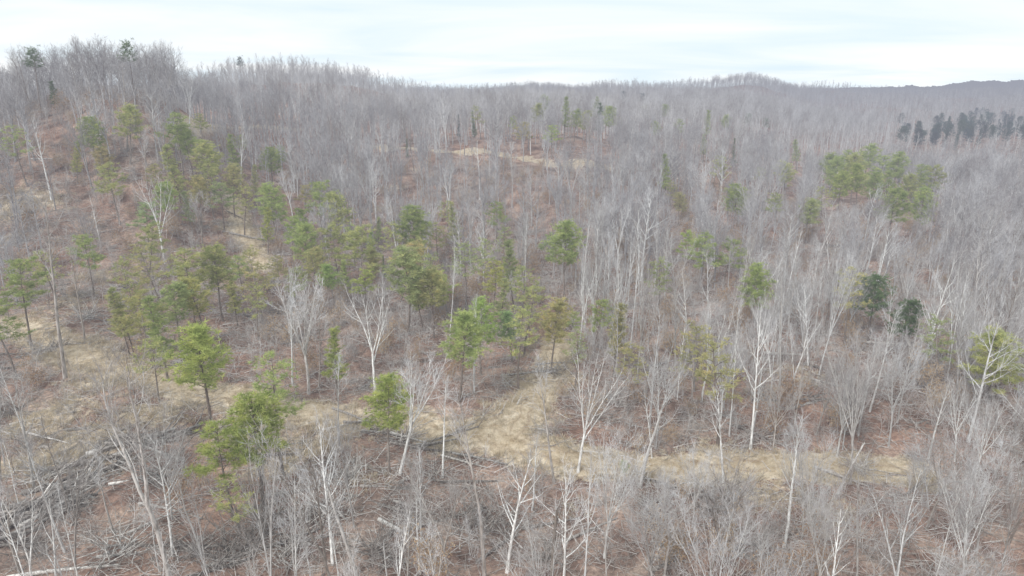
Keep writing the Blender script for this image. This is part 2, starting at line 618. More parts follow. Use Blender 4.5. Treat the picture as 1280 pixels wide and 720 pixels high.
# ------------------------------------------------------------------ open ground and tracks
# patches of straw-coloured grass: bearing px, elevation px, radius m, strength
PATCH = [(100, 440, 7, 1), (150, 470, 8, 1), (60, 520, 7, .9), (90, 560, 8, .9), (180, 520, 6, .8), (250, 500, 6, .9),
         (330, 530, 8, .9), (380, 560, 7, .8), (430, 530, 6, .9), (30, 580, 5, .7), (350, 580, 6, .8),
         (620, 542, 4.5, 1), (650, 512, 5.5, 1), (682, 480, 5.5, 1), (700, 440, 5, .7), (560, 560, 4, .7), (720, 565, 4, .6),
         (890, 576, 4, 1), (940, 584, 4.5, 1), (1010, 586, 4, .8), (1100, 592, 4, .8), (960, 620, 4, .7), (1040, 650, 4, .6),
         (300, 290, 6, 1), (315, 310, 5, .9), (20, 260, 9, 1), (60, 255, 6, .7), (10, 300, 6, .6), (130, 345, 6, .7), (90, 375, 6, .6),
         (492, 238, 6, .7), (478, 262, 5, .75), (500, 205, 4, .5), (520, 215, 5, .6), (600, 188, 7, .7), (680, 205, 7, .7), (740, 220, 6, .4),
         (250, 160, 8, .7), (340, 161, 9, .7), (1080, 340, 6, .3), (470, 600, 4, .4), (1000, 470, 5, .5), (960, 490, 5, .5), (720, 640, 3, .4),
         (230, 600, 4, .3), (50, 400, 6, .6), (880, 500, 4, .4)]
PATCHW = [(*spot(a, b), r, s) for a, b, r, s in PATCH]
MAIN_TRACK = [(-40, 396), (30, 415), (90, 440), (160, 468), (240, 492), (320, 503), (400, 515), (480, 528), (560, 543), (630, 552), (700, 572), (780, 584),
              (860, 588), (940, 584), (1010, 582), (1080, 588), (1140, 594)]
SIDE_TRACK = [(640, 550), (655, 520), (672, 492), (692, 458), (702, 425)]
ROAD_PX = [(470, 184), (520, 187), (570, 190), (620, 192), (660, 200), (700, 208), (760, 212)]
OLD_ROAD = [(330, 335), (318, 315), (305, 295), (298, 270), (292, 250)]
BANK_ROAD = [(230, 162), (280, 160), (330, 160), (370, 163)]
STRIP = [(482, 285), (485, 262), (488, 240), (485, 215), (478, 190)]


def poly_world(pts):
    out = []
    P = [Vector(spot(a, b)) for a, b in pts]
    for i in range(len(P) - 1):
        p0, p1, p2, p3 = P[max(i - 1, 0)], P[i], P[i + 1], P[min(i + 2, len(P) - 1)]
        n = max(2, int((p2 - p1).length / .7))
        for k in range(n):
            t = k / n
            out.append(.5 * ((2 * p1) + (p2 - p0) * t + (2 * p0 - 5 * p1 + 4 * p2 - p3) * t * t + (3 * p1 - p0 - 3 * p2 + p3) * t ** 3))
    out.append(P[-1])
    return out


TRACKS = {'main': poly_world(MAIN_TRACK), 'side': poly_world(SIDE_TRACK), 'road': poly_world(ROAD_PX),
          'old': poly_world(OLD_ROAD), 'bank': poly_world(BANK_ROAD)}
HALF = {'main': 2.3, 'side': 1.8, 'road': 2.4, 'old': 1.8, 'bank': 2.0, 'strip': .3}
_tp = np.array([(p.x, p.y, HALF[k]) for k, v in TRACKS.items() for p in v[::2]])


def straw_mask(X, Y):
    X = np.asarray(X, float); Y = np.asarray(Y, float)
    m = np.zeros(X.shape)
    for x, y, r, s in PATCHW:
        d2 = ((X - x) / r) ** 2 + ((Y - y) / (r * .8)) ** 2
        m = np.maximum(m, s * np.exp(-d2 * .8))
    return m


def track_dist(X, Y):
    X = np.asarray(X, float); Y = np.asarray(Y, float)
    out = np.full(X.shape, 1e9)
    fx, fy = X.ravel(), Y.ravel()
    res = np.full(fx.shape, 1e9)
    for i in range(0, fx.size, 20000):
        d = np.hypot(fx[i:i + 20000, None] - _tp[None, :, 0], fy[i:i + 20000, None] - _tp[None, :, 1]) - _tp[None, :, 2]
        res[i:i + 20000] = d.min(1)
    return res.reshape(X.shape)


def build_terrain():
    az = np.concatenate([np.linspace(-180, -52, 22)[:-1], np.linspace(-52, 52, 250), np.linspace(52, 180, 22)[1:]])
    rr = np.concatenate([[0.01], np.exp(np.linspace(math.log(6), math.log(2600), 300)), np.linspace(2900, 9000, 8)])
    A, R = np.meshgrid(np.radians(az), rr)
    X, Y = R * np.sin(A), R * np.cos(A)
    Z = height(X, np.minimum(Y, 2500))
    Z = np.where(R > 2600, Z - (R - 2600) * .01, Z)
    st = straw_mask(X, Y)
    td = track_dist(X, Y)
    st = np.maximum(st, np.clip(.95 - np.maximum(td, 0) / 3.6, 0, 1))
    nr, na = X.shape
    v = np.stack([X, Y, Z], -1).reshape(-1, 3)
    i, j = np.meshgrid(np.arange(nr - 1), np.arange(na - 1), indexing='ij')
    q = (i * na + j)
    f = np.stack([q, q + na, q + na + 1, q + 1], -1).reshape(-1, 4)
    me = bpy.data.meshes.new('terrain')
    me.from_pydata(v.tolist(), [], f.tolist())
    at = me.attributes.new('straw', 'FLOAT', 'POINT')
    at.data.foreach_set('value', st.ravel().astype(np.float32))
    me.materials.append(GROUND)
    me.polygons.foreach_set('use_smooth', np.ones(len(f), dtype=bool))
    me.flip_normals() if me.polygons[5000].normal.z < 0 else None
    me.update()
    o = link('terrain', me)
    o['kind'] = 'structure'
    return o


build_terrain()


def strip_mesh(name, P, half, mat, lift, rng, ruts=True):
    vs, fs, rut = [], [], []
    us = [-1, -.72, -.5, -.3, 0, .3, .5, .72, 1]
    P = [Vector(p) for p in P]
    XY = []
    for i, p in enumerate(P):
        d = (P[min(i + 2, len(P) - 1)] - P[max(i - 2, 0)]).normalized()
        nrm = Vector((-d.y, d.x))
        ends = min(1, i / 4, (len(P) - 1 - i) / 4) ** .5
        wl = half * (.8 + .22 * math.sin(i * .41) + .18 * math.sin(i * 1.13 + 1) + rng.uniform(-.14, .14)) * ends
        wr = half * (.8 + .22 * math.sin(i * .37 + 2) + .18 * math.sin(i * .97 + 4) + rng.uniform(-.14, .14)) * ends
        for u in us:
            w = (wl if u < 0 else wr) * u
            XY.append((p.x + nrm.x * w, p.y + nrm.y * w))
            rut.append((.55 if abs(u) in (.5,) else 0.0) * (.6 + .4 * math.sin(i * .2)) if ruts else 0)
    XY = np.array(XY)
    Z = height(XY[:, 0], XY[:, 1]) + lift
    n = len(us)
    for i in range(len(P) - 1):
        for k in range(n - 1):
            fs.append((i * n + k, i * n + k + 1, (i + 1) * n + k + 1, (i + 1) * n + k))
    edge = np.tile([0 if abs(u) < 1 else -.14 for u in us], len(P))
    me = bpy.data.meshes.new(name)
    me.from_pydata(np.column_stack([XY, Z + edge]).tolist(), [], fs)
    me.attributes.new('rut', 'FLOAT', 'POINT').data.foreach_set('value', np.array(rut, dtype=np.float32))
    me.materials.append(mat)
    me.polygons.foreach_set('use_smooth', np.ones(len(fs), dtype=bool))
    me.update()
    o = link(name, me)
    o['kind'] = 'structure'
    return o


_r = random.Random(3)
strip_mesh('grassy_track', TRACKS['main'], 2.7, TRACK, .05, _r)
strip_mesh('grassy_path', TRACKS['side'], 1.9, TRACK, .09, _r)
strip_mesh('logging_road', TRACKS['road'], 2.6, ROAD, .12, _r)
strip_mesh('hillside_path', TRACKS['old'], 1.8, ROAD, .10, _r)
strip_mesh('bank_road', TRACKS['bank'], 2.0, ROAD, .14, _r, False)

# far ridges beyond the surveyed ground
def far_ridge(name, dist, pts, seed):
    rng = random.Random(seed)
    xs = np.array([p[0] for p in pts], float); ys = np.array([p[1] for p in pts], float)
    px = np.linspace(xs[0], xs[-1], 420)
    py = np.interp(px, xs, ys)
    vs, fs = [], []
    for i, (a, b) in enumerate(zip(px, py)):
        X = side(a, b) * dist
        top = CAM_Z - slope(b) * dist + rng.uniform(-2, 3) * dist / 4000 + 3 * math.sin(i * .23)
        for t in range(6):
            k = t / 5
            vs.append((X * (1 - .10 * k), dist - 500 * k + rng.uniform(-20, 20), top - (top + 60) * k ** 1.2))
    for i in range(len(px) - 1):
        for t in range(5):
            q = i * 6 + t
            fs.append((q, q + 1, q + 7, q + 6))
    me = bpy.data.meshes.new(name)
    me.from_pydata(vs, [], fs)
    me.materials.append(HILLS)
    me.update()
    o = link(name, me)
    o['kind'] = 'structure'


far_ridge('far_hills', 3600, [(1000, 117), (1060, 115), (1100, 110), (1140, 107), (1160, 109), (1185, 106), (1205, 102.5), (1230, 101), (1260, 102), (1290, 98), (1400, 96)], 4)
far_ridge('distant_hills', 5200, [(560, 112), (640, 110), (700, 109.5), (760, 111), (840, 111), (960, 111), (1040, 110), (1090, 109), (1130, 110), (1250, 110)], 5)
print('terrain', round(time.time() - T0, 1))

# ------------------------------------------------------------------ sapling, brush and grass masters (used by the uncountable cover)
def make_sapling(seed, leafy=False):
    rng = random.Random(seed)
    mb = MB()
    for s in range(rng.choice((2, 3, 4))):
        L = rng.uniform(2.2, 5.5)
        d = Vector((rng.gauss(0, .16), rng.gauss(0, .16), 1)).normalized()
        p = Vector((rng.gauss(0, .35), rng.gauss(0, .35), -.2))
        pts = wander(p, d, L, 4, .08, .05, rng)
        mb.tube(pts, [.04, .033, .026, .018, .01], 3)
        for k in range(16):
            a, dd = at_t(pts, rng.uniform(.25, 1))
            d2 = rot_about(dd, rng.uniform(.4, 1.0), rng)
            l = rng.uniform(.6, 1.7)
            q = a + d2 * l + Vector((0, 0, l * .15))
            mb.ribbon(a, q, .03, rng)
            for _ in range(3):
                b = a.lerp(q, rng.uniform(.3, 1))
                d3 = rot_about(d2, rng.uniform(.4, 1.0), rng)
                mb.ribbon(b, b + d3 * rng.uniform(.3, .8), .022, rng)
                if leafy:
                    for _ in range(4):
                        e = b + Vector((rng.gauss(0, .3), rng.gauss(0, .3), rng.gauss(0, .25)))
                        mb.blade(e, e + Vector((rng.gauss(0, .1), rng.gauss(0, .1), -.14)), .13, rng, 1)
    return mb.mesh('sapling_cover', [SHRUB_TWIG, TAN_LEAF], False)


def make_tuft(seed):
    rng = random.Random(seed)
    mb = MB()
    for _ in range(34):
        p = Vector((rng.gauss(0, .32), rng.gauss(0, .32), -.03))
        h = rng.uniform(.25, .75)
        q = p + Vector((rng.gauss(0, .22), rng.gauss(0, .22), h))
        mb.blade(p, q, .05, rng)
    return mb.mesh('grass_cover', [GRASS], False)


def make_sticks(seed):
    rng = random.Random(seed)
    mb = MB()
    for _ in range(9):
        az = rng.uniform(0, 6.28)
        d = Vector((math.cos(az), math.sin(az), rng.uniform(-.02, .22)))
        p = Vector((rng.gauss(0, 1.1), rng.gauss(0, 1.1), .05))
        L = rng.uniform(.8, 3.4)
        pts = wander(p, d.normalized(), L, 3, .12, 0, rng)
        r = rng.uniform(.018, .05)
        mb.tube(pts, [r, r * .85, r * .6, r * .3], 3)
        for _ in range(3):
            a, dd = at_t(pts, rng.uniform(.3, 1))
            mb.ribbon(a, a + rot_about(dd, .7, rng) * rng.uniform(.3, 1.0) + Vector((0, 0, .15)), .03, rng)
    return mb.mesh('stick_cover', [STICK], False)


def scatter(name, variants, pts, kind='stuff'):
    """ONE object of uncountable cover: each point carries which variant, scale and turn it takes."""
    me = bpy.data.meshes.new(name)
    me.from_pydata([p[:3] for p in pts], [], [])
    for nm, ty, k in (('pick', 'INT', 3), ('size', 'FLOAT', 4), ('turn', 'FLOAT', 5)):
        a = me.attributes.new(nm, ty, 'POINT')
        a.data.foreach_set('value', np.array([p[k] for p in pts], dtype=np.int32 if ty == 'INT' else np.float32))
    o = link(name, me)
    o['kind'] = kind
    ng = bpy.data.node_groups.new(name + '_cover', 'GeometryNodeTree')
    ng.interface.new_socket('Geometry', in_out='INPUT', socket_type='NodeSocketGeometry')
    ng.interface.new_socket('Geometry', in_out='OUTPUT', socket_type='NodeSocketGeometry')
    N, L = ng.nodes, ng.links
    gi, go = N.new('NodeGroupInput'), N.new('NodeGroupOutput')
    iop = N.new('GeometryNodeInstanceOnPoints')
    mtp = N.new('GeometryNodeMeshToPoints')
    L.new(gi.outputs[0], mtp.inputs['Mesh'])
    L.new(mtp.outputs[0], iop.inputs['Points'])
    join = N.new('GeometryNodeJoinGeometry')
    for vm in variants:
        src = bpy.data.objects.new(vm.name + '_source', vm)
        oi = N.new('GeometryNodeObjectInfo')
        oi.inputs['Object'].default_value = src
        oi.inputs['As Instance'].default_value = False
        gti = N.new('GeometryNodeGeometryToInstance')
        L.new(oi.outputs['Geometry'], gti.inputs[0])
        L.new(gti.outputs[0], join.inputs[0])
    L.new(join.outputs[0], iop.inputs['Instance'])
    iop.inputs['Pick Instance'].default_value = True

    def named(nm, ty):
        a = N.new('GeometryNodeInputNamedAttribute'); a.data_type = ty
        a.inputs['Name'].default_value = nm
        return a.outputs[0]
    L.new(named('pick', 'INT'), iop.inputs['Instance Index'])
    cx = N.new('ShaderNodeCombineXYZ')
    L.new(named('turn', 'FLOAT'), cx.inputs['Z'])
    L.new(cx.outputs[0], iop.inputs['Rotation'])
    cs = N.new('ShaderNodeCombineXYZ')
    sz = named('size', 'FLOAT')
    for k in range(3):
        L.new(sz, cs.inputs[k])
    L.new(cs.outputs[0], iop.inputs['Scale'])
    L.new(iop.outputs[0], go.inputs[0])
    md = o.modifiers.new('cover', 'NODES')
    md.node_group = ng
    return o


# ------------------------------------------------------------------ individual trees
def place_tree(kind_name, meshes, x, y, s, rz, tilt_x, tilt_y, col_trunk, col_crown, z=None):
    root = bpy.data.objects.new(kind_name, None)
    COL.objects.link(root)
    root.empty_display_size = .5
    root.location = (x, y, h1(x, y) if z is None else z)
    root.rotation_euler = (tilt_y, tilt_x, 0)
    root.scale = (s, s, s)
    a = link('trunk', meshes[0], root)
    b = link('crown', meshes[1], root)
    a.rotation_euler.z = b.rotation_euler.z = rz
    a.color = (*col_trunk, 1)
    b.color = (*col_crown, 1)
    return root


OCC = []                                     # (x, y, keep-clear radius)
LAND_MARKS = []                              # (x, y, reference phrase)

TONE = {'bright': (.48, .53, .19), 'olive': (.51, .52, .24), 'mid': (.43, .49, .21), 'dark': (.18, .25, .13), 'blue': (.11, .155, .125),
        'pale': (.45, .49, .25), 'yellow': (.52, .48, .25)}
# crown px, crown py, height m, form, tone, reference phrase
PINES = [
    (280, 560, 11, 'tiered', 'bright', 'big spreading bright pine below the track'),
    (318, 540, 12, 'round', 'bright', 'upright bright pine touching the big spreading pine'),
    (300, 618, 8, 'sparse', 'olive', 'thin low pine under the big spreading pine'),
    (343, 490, 14, 'sparse', 'mid', 'tall thin see-through pine on the track edge'),
    (482, 512, 11, 'round', 'bright', 'round bright pine standing alone on the track'),
    (250, 438, 15, 'round', 'bright', 'full bright green pine above the track bend'),
    (200, 408, 12, 'slim', 'mid', 'deep green drooping pine beside the full bright pine'),
    (190, 445, 9, 'sparse', 'olive', 'small dull pine in front of the drooping pine'),
    (418, 442, 10, 'slim', 'bright', 'narrow bright pine in front of white trees'),
    (25, 362, 13, 'tiered', 'mid', 'layered green pine at the cut-over edge'),
    (5, 400, 12, 'tiered', 'mid', 'green pine cropped by the picture edge'),
    (108, 316, 12, 'tiered', 'mid', 'flat-topped pine leaning over brown litter'),
    (178, 306, 12, 'tiered', 'olive', 'low flat wide pine among white stems'),
    (165, 350, 13, 'sparse', 'olive', 'thin olive pine over grey deadfall'),
    (195, 336, 13, 'sparse', 'yellow', 'faint yellowish pine of the pine row'),
    (235, 344, 13, 'tiered', 'olive', 'two-layered olive pine of the pine row'),
    (270, 336, 13, 'round', 'olive', 'rounded olive pine of the pine row'),
    (322, 344, 14, 'sparse', 'yellow', 'wide wispy yellow-green pine of the pine row'),
    (318, 378, 9, 'sparse', 'olive', 'short wispy pine below the pine row'),
    (160, 396, 9, 'sparse', 'yellow', 'small yellow pine by fallen grey trunks'),
    (343, 258, 14, 'round', 'mid', 'green pine at the top of the bare path'),
    (400, 250, 15, 'tiered', 'mid', 'tall layered pine on the upper bench'),
    (424, 262, 13, 'round', 'olive', 'olive pine touching the tall layered pine'),
    (382, 305, 13, 'round', 'mid', 'mid-green pine above the big white tree'),
    (388, 327, 9, 'round', 'yellow', 'yellow-green low pine above the big white tree'),
    (420, 306, 13, 'tiered', 'olive', 'spread pine between two green pine clumps'),
    (445, 312, 14, 'tiered', 'olive', 'wide olive pine with shelf-like branches'),
    (512, 282, 16, 'round', 'mid', 'large dense pine at the middle of the slope'),
    (490, 300, 12, 'sparse', 'olive', 'loose pine beside the large dense pine'),
    (507, 338, 15, 'round', 'pale', 'pale bushy pine below the large dense pine'),
    (530, 335, 11, 'sparse', 'pale', 'thin pale pine beside the pale bushy pine'),
    (453, 350, 9, 'tiered', 'bright', 'small bright flat pine above white branches'),
    (528, 373, 8, 'round', 'bright', 'short bright pine under the pale bushy pine'),
    (480, 335, 5, 'cedar', 'dark', 'tiny blackish cedar among the green pines'),
    (570, 276, 13, 'slim', 'olive', 'narrow dull pine behind the large dense pine'),
    (620, 268, 12, 'tiered', 'mid', 'flat green tuft-topped pine in grey woods'),
    (547, 300, 11, 'sparse', 'olive', 'faint pine just past the large dense pine'),
    (582, 328, 12, 'sparse', 'pale', 'faint pale pine in the central woods'),
    (602, 316, 11, 'sparse', 'pale', 'second pale wispy pine in the central woods'),
    (642, 330, 14, 'slim', 'pale', 'tall column-like pale pine of the central woods'),
    (655, 378, 12, 'sparse', 'olive', 'dull drab pine below the column-like pine'),
    (630, 300, 11, 'sparse', 'pale', 'ghostly thin pine above the column-like pine'),
    (707, 308, 15, 'round', 'mid', 'egg-shaped dark green pine standing alone'),
    (572, 426, 12, 'round', 'mid', 'compact green pine over brown litter'),
    (648, 414, 12, 'sparse', 'olive', 'drab see-through pine above the straw clearing'),
    (713, 404, 5, 'tiered', 'mid', 'low dark green pine lying over a bank'),
    (770, 408, 11, 'slim', 'yellow', 'yellowish narrow pine right of the bank'),
    (825, 345, 12, 'sparse', 'pale', 'very pale pine lost among twigs'),
    (720, 435, 8, 'sparse', 'pale', 'small pale pine beside the straw clearing'),
    (784, 452, 9, 'sparse', 'yellow', 'stubby yellow-green pine among grey trunks'),
    (870, 440, 12, 'sparse', 'yellow', 'first yellowish wispy pine above the east track'),
    (906, 466, 13, 'sparse', 'yellow', 'taller yellowish wispy pine above the east track'),
    (918, 250, 14, 'round', 'mid', 'rounded green pine on the east slope'),
    (880, 314, 12, 'tiered', 'mid', 'flat sparse pine with bare stem in east woods'),
    (907, 322, 11, 'tiered', 'mid', 'neighbour of the flat sparse pine'),
    (945, 362, 12, 'round', 'mid', 'small dense pine deep in the east woods'),
    (1066, 364, 13, 'sparse', 'yellow', 'faded yellow pine beside two dark pines'),
    (1092, 372, 11, 'round', 'dark', 'blue-green round pine on the valley floor'),
    (1132, 396, 10, 'round', 'dark', 'darkest small pine on the valley floor'),
    (1180, 430, 10, 'sparse', 'pale', 'barely visible pale pine on the valley floor'),
    (1265, 450, 13, 'round', 'olive', 'olive pine at the far valley edge'),
    (1116, 262, 14, 'round', 'mid', 'dull green pine below the pine grove'),
    (1148, 264, 14, 'round', 'mid', 'dense green pine below the pine grove'),
    (1035, 212, 14, 'round', 'mid', 'outlying pine west of the pine grove'),
    (1068, 218, 15, 'round', 'olive', 'olive pine within the pine grove'),
    (1090, 240, 13, 'round', 'mid', 'lower front pine of the pine grove'),
    (1110, 235, 13, 'tiered', 'mid', 'lower layered pine of the pine grove'),
    (1135, 238, 13, 'round', 'olive', 'lower olive pine near the grove end'),
    (1045, 222, 15, 'round', 'mid', 'westernmost pine of the pine grove'),
    (1060, 206, 15, 'tiered', 'mid', 'back-row layered pine of the pine grove'),
    (1082, 200, 16, 'round', 'mid', 'tallest pine of the pine grove'),
    (1075, 230, 14, 'round', 'bright', 'brightest front pine of the pine grove'),
    (1052, 238, 13, 'round', 'bright', 'low bright pine of the pine grove'),
    (1098, 215, 14, 'tiered', 'mid', 'middle pine of the pine grove'),
    (1122, 214, 14, 'round', 'mid', 'rounded pine near the grove end'),
    (1150, 230, 14, 'tiered', 'mid', 'spread flat pine near the grove end'),
    (1168, 230, 13, 'tiered', 'olive', 'easternmost pine of the pine grove'),
    (985, 222, 13, 'round', 'olive', 'olive pine short of the pine grove'),
    (998, 190, 13, 'slim', 'mid', 'narrow pine short of the pine grove'),
    (885, 152, 17, 'slim', 'mid', 'tall full pine of the middle ridge'),
    (906, 152, 13, 'round', 'pale', 'pale rounded pine of the middle ridge'),
    (880, 180, 12, 'slim', 'mid', 'small slim pine under the tall full pine'),
    (918, 190, 12, 'cedar', 'dark', 'dark small cedar on the east slope'),
    (900, 212, 13, 'sparse', 'olive', 'faded pine on the upper east slope'),
    (935, 150, 12, 'round', 'dark', 'dark speck pine on the middle ridge'),
    (960, 154, 12, 'tiered', 'dark', 'dark wide pine on the middle ridge'),
    (835, 216, 15, 'slim', 'mid', 'tall mixed-green pine above the east woods'),
    (838, 240, 9, 'sparse', 'yellow', 'short yellow pine under the mixed-green pine'),
    (682, 135, 13, 'round', 'mid', 'tall pine of the central pine row'),
    (672, 146, 12, 'round', 'olive', 'broad olive pine of the central pine row'),
    (706, 146, 15, 'slim', 'mid', 'slim pine of the central pine row'),
    (718, 152, 12, 'round', 'mid', 'short pine of the central pine row'),
    (741, 137, 15, 'slim', 'mid', 'highest slim pine of the central pine row'),
    (749, 151, 14, 'slim', 'dark', 'dark slim pine of the central pine row'),
    (762, 151, 14, 'round', 'mid', 'last round pine of the central pine row'),
    (728, 156, 12, 'round', 'olive', 'olive low pine of the central pine row'),
    (704, 128, 13, 'cedar', 'dark', 'dark cedar behind the central pine row'),
    (781, 122, 14, 'round', 'blue', 'bluish pine far behind the central row'),
    (803, 124, 14, 'tiered', 'blue', 'second bluish pine far behind the central row'),
    (805, 140, 13, 'round', 'olive', 'faint olive pine behind the logging road'),
    (831, 140, 14, 'round', 'mid', 'neat round pine behind the logging road'),
    (821, 161, 11, 'round', 'mid', 'little green pine behind the logging road'),
    (593, 157, 11, 'cedar', 'dark', 'black-green pointed cedar above the logging road'),
    (573, 158, 10, 'cedar', 'blue', 'grey-green cedar near the black-green cedar'),
    (601, 146, 13, 'sparse', 'olive', 'thin olive pine over the black-green cedar'),
    (509, 187, 7, 'cedar', 'dark', 'small dark cedar at the logging road end'),
    (113, 170, 13, 'round', 'mid', 'green pine halfway up the steep hill'),
    (155, 156, 13, 'round', 'olive', 'dull pine high on the steep hill'),
    (222, 166, 16, 'tiered', 'mid', 'wide dark-layered pine under the hilltop'),
    (222, 212, 16, 'slim', 'olive', 'tall pine below the wide dark-layered pine'),
    (238, 180, 13, 'round', 'mid', 'pine close beside the wide dark-layered pine'),
    (262, 202, 14, 'round', 'olive', 'first pine of the hillside pine clump'),
    (292, 190, 15, 'slim', 'mid', 'tallest pine of the hillside pine clump'),
    (288, 224, 13, 'round', 'yellow', 'yellowest pine of the hillside pine clump'),
    (262, 228, 12, 'sparse', 'olive', 'thin pine of the hillside pine clump'),
    (338, 204, 12, 'round', 'mid', 'single green pine past the hillside clump'),
    (142, 230, 13, 'tiered', 'olive', 'flat olive pine on the steep hill foot'),
    (195, 219, 9, 'tiered', 'yellow', 'small yellow pine on the steep hill foot'),
    (24, 178, 14, 'sparse', 'mid', 'dim pine on the steep hill flank'),
    (40, 78, 19, 'top', 'dark', 'wide dark pine on the hilltop skyline'),
    (162, 70, 19, 'top', 'dark', 'dense dark pine on the hilltop skyline'),
    (67, 116, 9, 'slim', 'dark', 'dark small pine under the hilltop skyline'),
    (262, 82, 16, 'top', 'blue', 'first small dark pine of the ridge skyline'),
    (271, 82, 16, 'top', 'blue', 'second small dark pine of the ridge skyline'),
    (285, 84, 14, 'top', 'blue', 'third small dark pine of the ridge skyline'),
    (299, 81, 17, 'top', 'blue', 'last small dark pine of the ridge skyline'),
    (240, 89, 14, 'top', 'blue', 'lowest small dark pine of the ridge skyline'),
    (1128, 170, 15, 'round', 'blue', 'small dark conifer before the far grove'),
    (783, 584, 2.6, 'round', 'mid', 'small round evergreen bush on the track verge'),
    (1030, 250, 12, 'sparse', 'olive', 'thin olive pine by reddish open ground'),
    (62, 335, 10, 'sparse', 'olive', 'small thin pine on the cut-over slope'),
]
PINE_WORD = {'top': 'small high crown', 'round': 'rounded crown', 'tiered': 'flat branch layers', 'slim': 'narrow crown', 'cedar': 'pointed crown', 'sparse': 'thin open crown'}
prng = random.Random(77)
pine_roots = []
for px, py, H, form, tone, ref in PINES:
    cf = {'cedar': .5, 'slim': .66, 'top': .78}.get(form, .72)
    x, y = spot(px, py, H * cf * 1.12)
    k = prng.randrange(len(PINE[form]))
    c = TONE[tone]
    j = prng.uniform(.88, 1.12)
    c = tuple(v * j for v in c)
    name = 'cedar_tree' if form == 'cedar' else ('evergreen_bush' if H < 4 else 'pine_tree')
    s = H / 15.0 * prng.uniform(1.06, 1.18) * (1.12 if 'pine grove' in ref or 'grove end' in ref else 1.15 if 'central pine row' in ref else 1.0)
    r = place_tree(name, PINE[form][k], x, y, s, prng.uniform(0, 6.28), prng.gauss(0, .03), prng.gauss(0, .03), (1, 1, 1), c)
    fat = 1.0 if form in ('cedar', 'top') else prng.uniform(1.25, 1.5)
    r.scale = (s * fat, s * fat, s * 1.04)
    extra = PINE_WORD[form]
    lab = ref
    if len(ref.split()) <= 9 and form in ('round', 'tiered', 'slim', 'sparse') and H >= 4:
        lab = ref + ', ' + extra if not set(extra.split()) & set(ref.split()) else ref
    tag(r, lab, {'cedar_tree': 'cedar', 'evergreen_bush': 'bush'}.get(name, 'pine tree'), 'evergreens scattered through the bare woods')
    OCC.append((x, y, 3.6 if 'grove' in ref else 2.9))
    if y < 330:
        LAND_MARKS.append((x, y, 'the ' + ref))
# smaller pines that fill the belt across the left and middle of the slope
BELT = [(150, 372), (178, 382), (215, 372), (252, 362), (292, 360), (300, 330), (345, 330), (365, 345), (400, 325), (415, 340), (432, 332), (462, 298), (470, 322), (498, 315), (525, 310),
        (540, 355), (560, 350), (615, 340), (625, 360), (662, 345), (678, 300), (600, 395), (330, 270), (360, 280), (375, 268), (300, 245), (275, 240), (245, 232), (205, 240), (180, 265),
        (250, 150), (300, 175), (350, 190), (130, 195), (90, 190), (560, 260), (640, 400), (690, 395), (745, 385), (950, 215), (965, 250), (860, 300), (850, 250), (1010, 260), (690, 165), (655, 160), (775, 150), (850, 155), (640, 150), (380, 240), (440, 290), (470, 280), (315, 215), (235, 250)]
belt_roots = []
for px, py in BELT:
    H = prng.uniform(9.5, 14)
    form = prng.choice(('round', 'tiered', 'tiered', 'sparse', 'slim'))
    tone = prng.choice(('olive', 'olive', 'mid', 'pale', 'yellow', 'bright'))
    x, y = spot(px, py, H * .8)
    c = tuple(v * prng.uniform(.9, 1.1) for v in TONE[tone])
    s = H / 15
    r = place_tree('pine_tree', PINE[form][prng.randrange(len(PINE[form]))], x, y, s, prng.uniform(0, 6.28), prng.gauss(0, .04), 0, (1, 1, 1), c)
    fat = prng.uniform(1.2, 1.45)
    r.scale = (s * fat, s * fat, s)
    belt_roots.append((r, x, y, form, tone))
    OCC.append((x, y, 2.9 if y < 230 else 2.7))
# the dark grove across the valley: nothing tells its trees apart
for i in range(84):
    px = prng.uniform(1165, 1300) if i > 9 else prng.uniform(1120, 1180)
    py = prng.uniform(142, 176) - (0 if px > 1200 else -6)
    x, y = spot(px, py, 9)
    form = prng.choice(('round', 'slim', 'round', 'tiered'))
    r = place_tree('conifer_tree', PINE[form][prng.randrange(len(PINE[form]))], x, y, prng.uniform(1.0, 1.25), prng.uniform(0, 6.28), 0, 0, (1, 1, 1),
                   tuple(v * prng.uniform(.75, 1.1) for v in (.10, .155, .145)))  # needle colour lightened and shifted to blue to paint in haze
    tag(r, 'dark blue-green conifer massed in the grove across the valley', 'conifer', 'dark conifers of the far valley grove')
    OCC.append((x, y, 2.0))

# fallen logs, stacked along the track edges and strewn over the cut-over ground
def make_log(seed, L, r, branchy):
    rng = random.Random(seed)
    tr, br = MB(), MB()
    pts = wander(Vector((0, 0, 0)), Vector((1, 0, 0)), L, 6, .03, 0, rng)
    pts = [Vector((p.x, p.y, max(p.z * .3, -.05))) for p in pts]
    tr.tube(pts, [r * (1 - .55 * k / 6) for k in range(7)], 7, cap=True)
    for k in range(branchy):
        a, dd = at_t(pts, rng.uniform(.35, 1))
        d = rot_about(dd, rng.uniform(.5, 1.0), rng)
        d.z = abs(d.z) * .8 + .05
        b = wander(a, d.normalized(), rng.uniform(1.0, 3.4), 3, .15, .02, rng)
        br.tube(b, [r * .35, r * .27, r * .18, r * .08], 4)
        for _ in range(5):
            a2, d2 = at_t(b, rng.uniform(.3, 1))
            br.ribbon(a2, a2 + rot_about(d2, rng.uniform(.4, .9), rng) * rng.uniform(.6, 1.6), .035, rng)
    return tr.mesh('log', [LOG_BARK]), (br.mesh('branches', [LOG_BARK], False) if branchy else None)


LOGS = [make_log(900 + i, L, r, b) for i, (L, r, b) in enumerate(((8, .2, 5), (11, .24, 7), (6, .17, 0), (9, .16, 9), (7, .26, 2), (12, .2, 10)))]
lrng = random.Random(21)
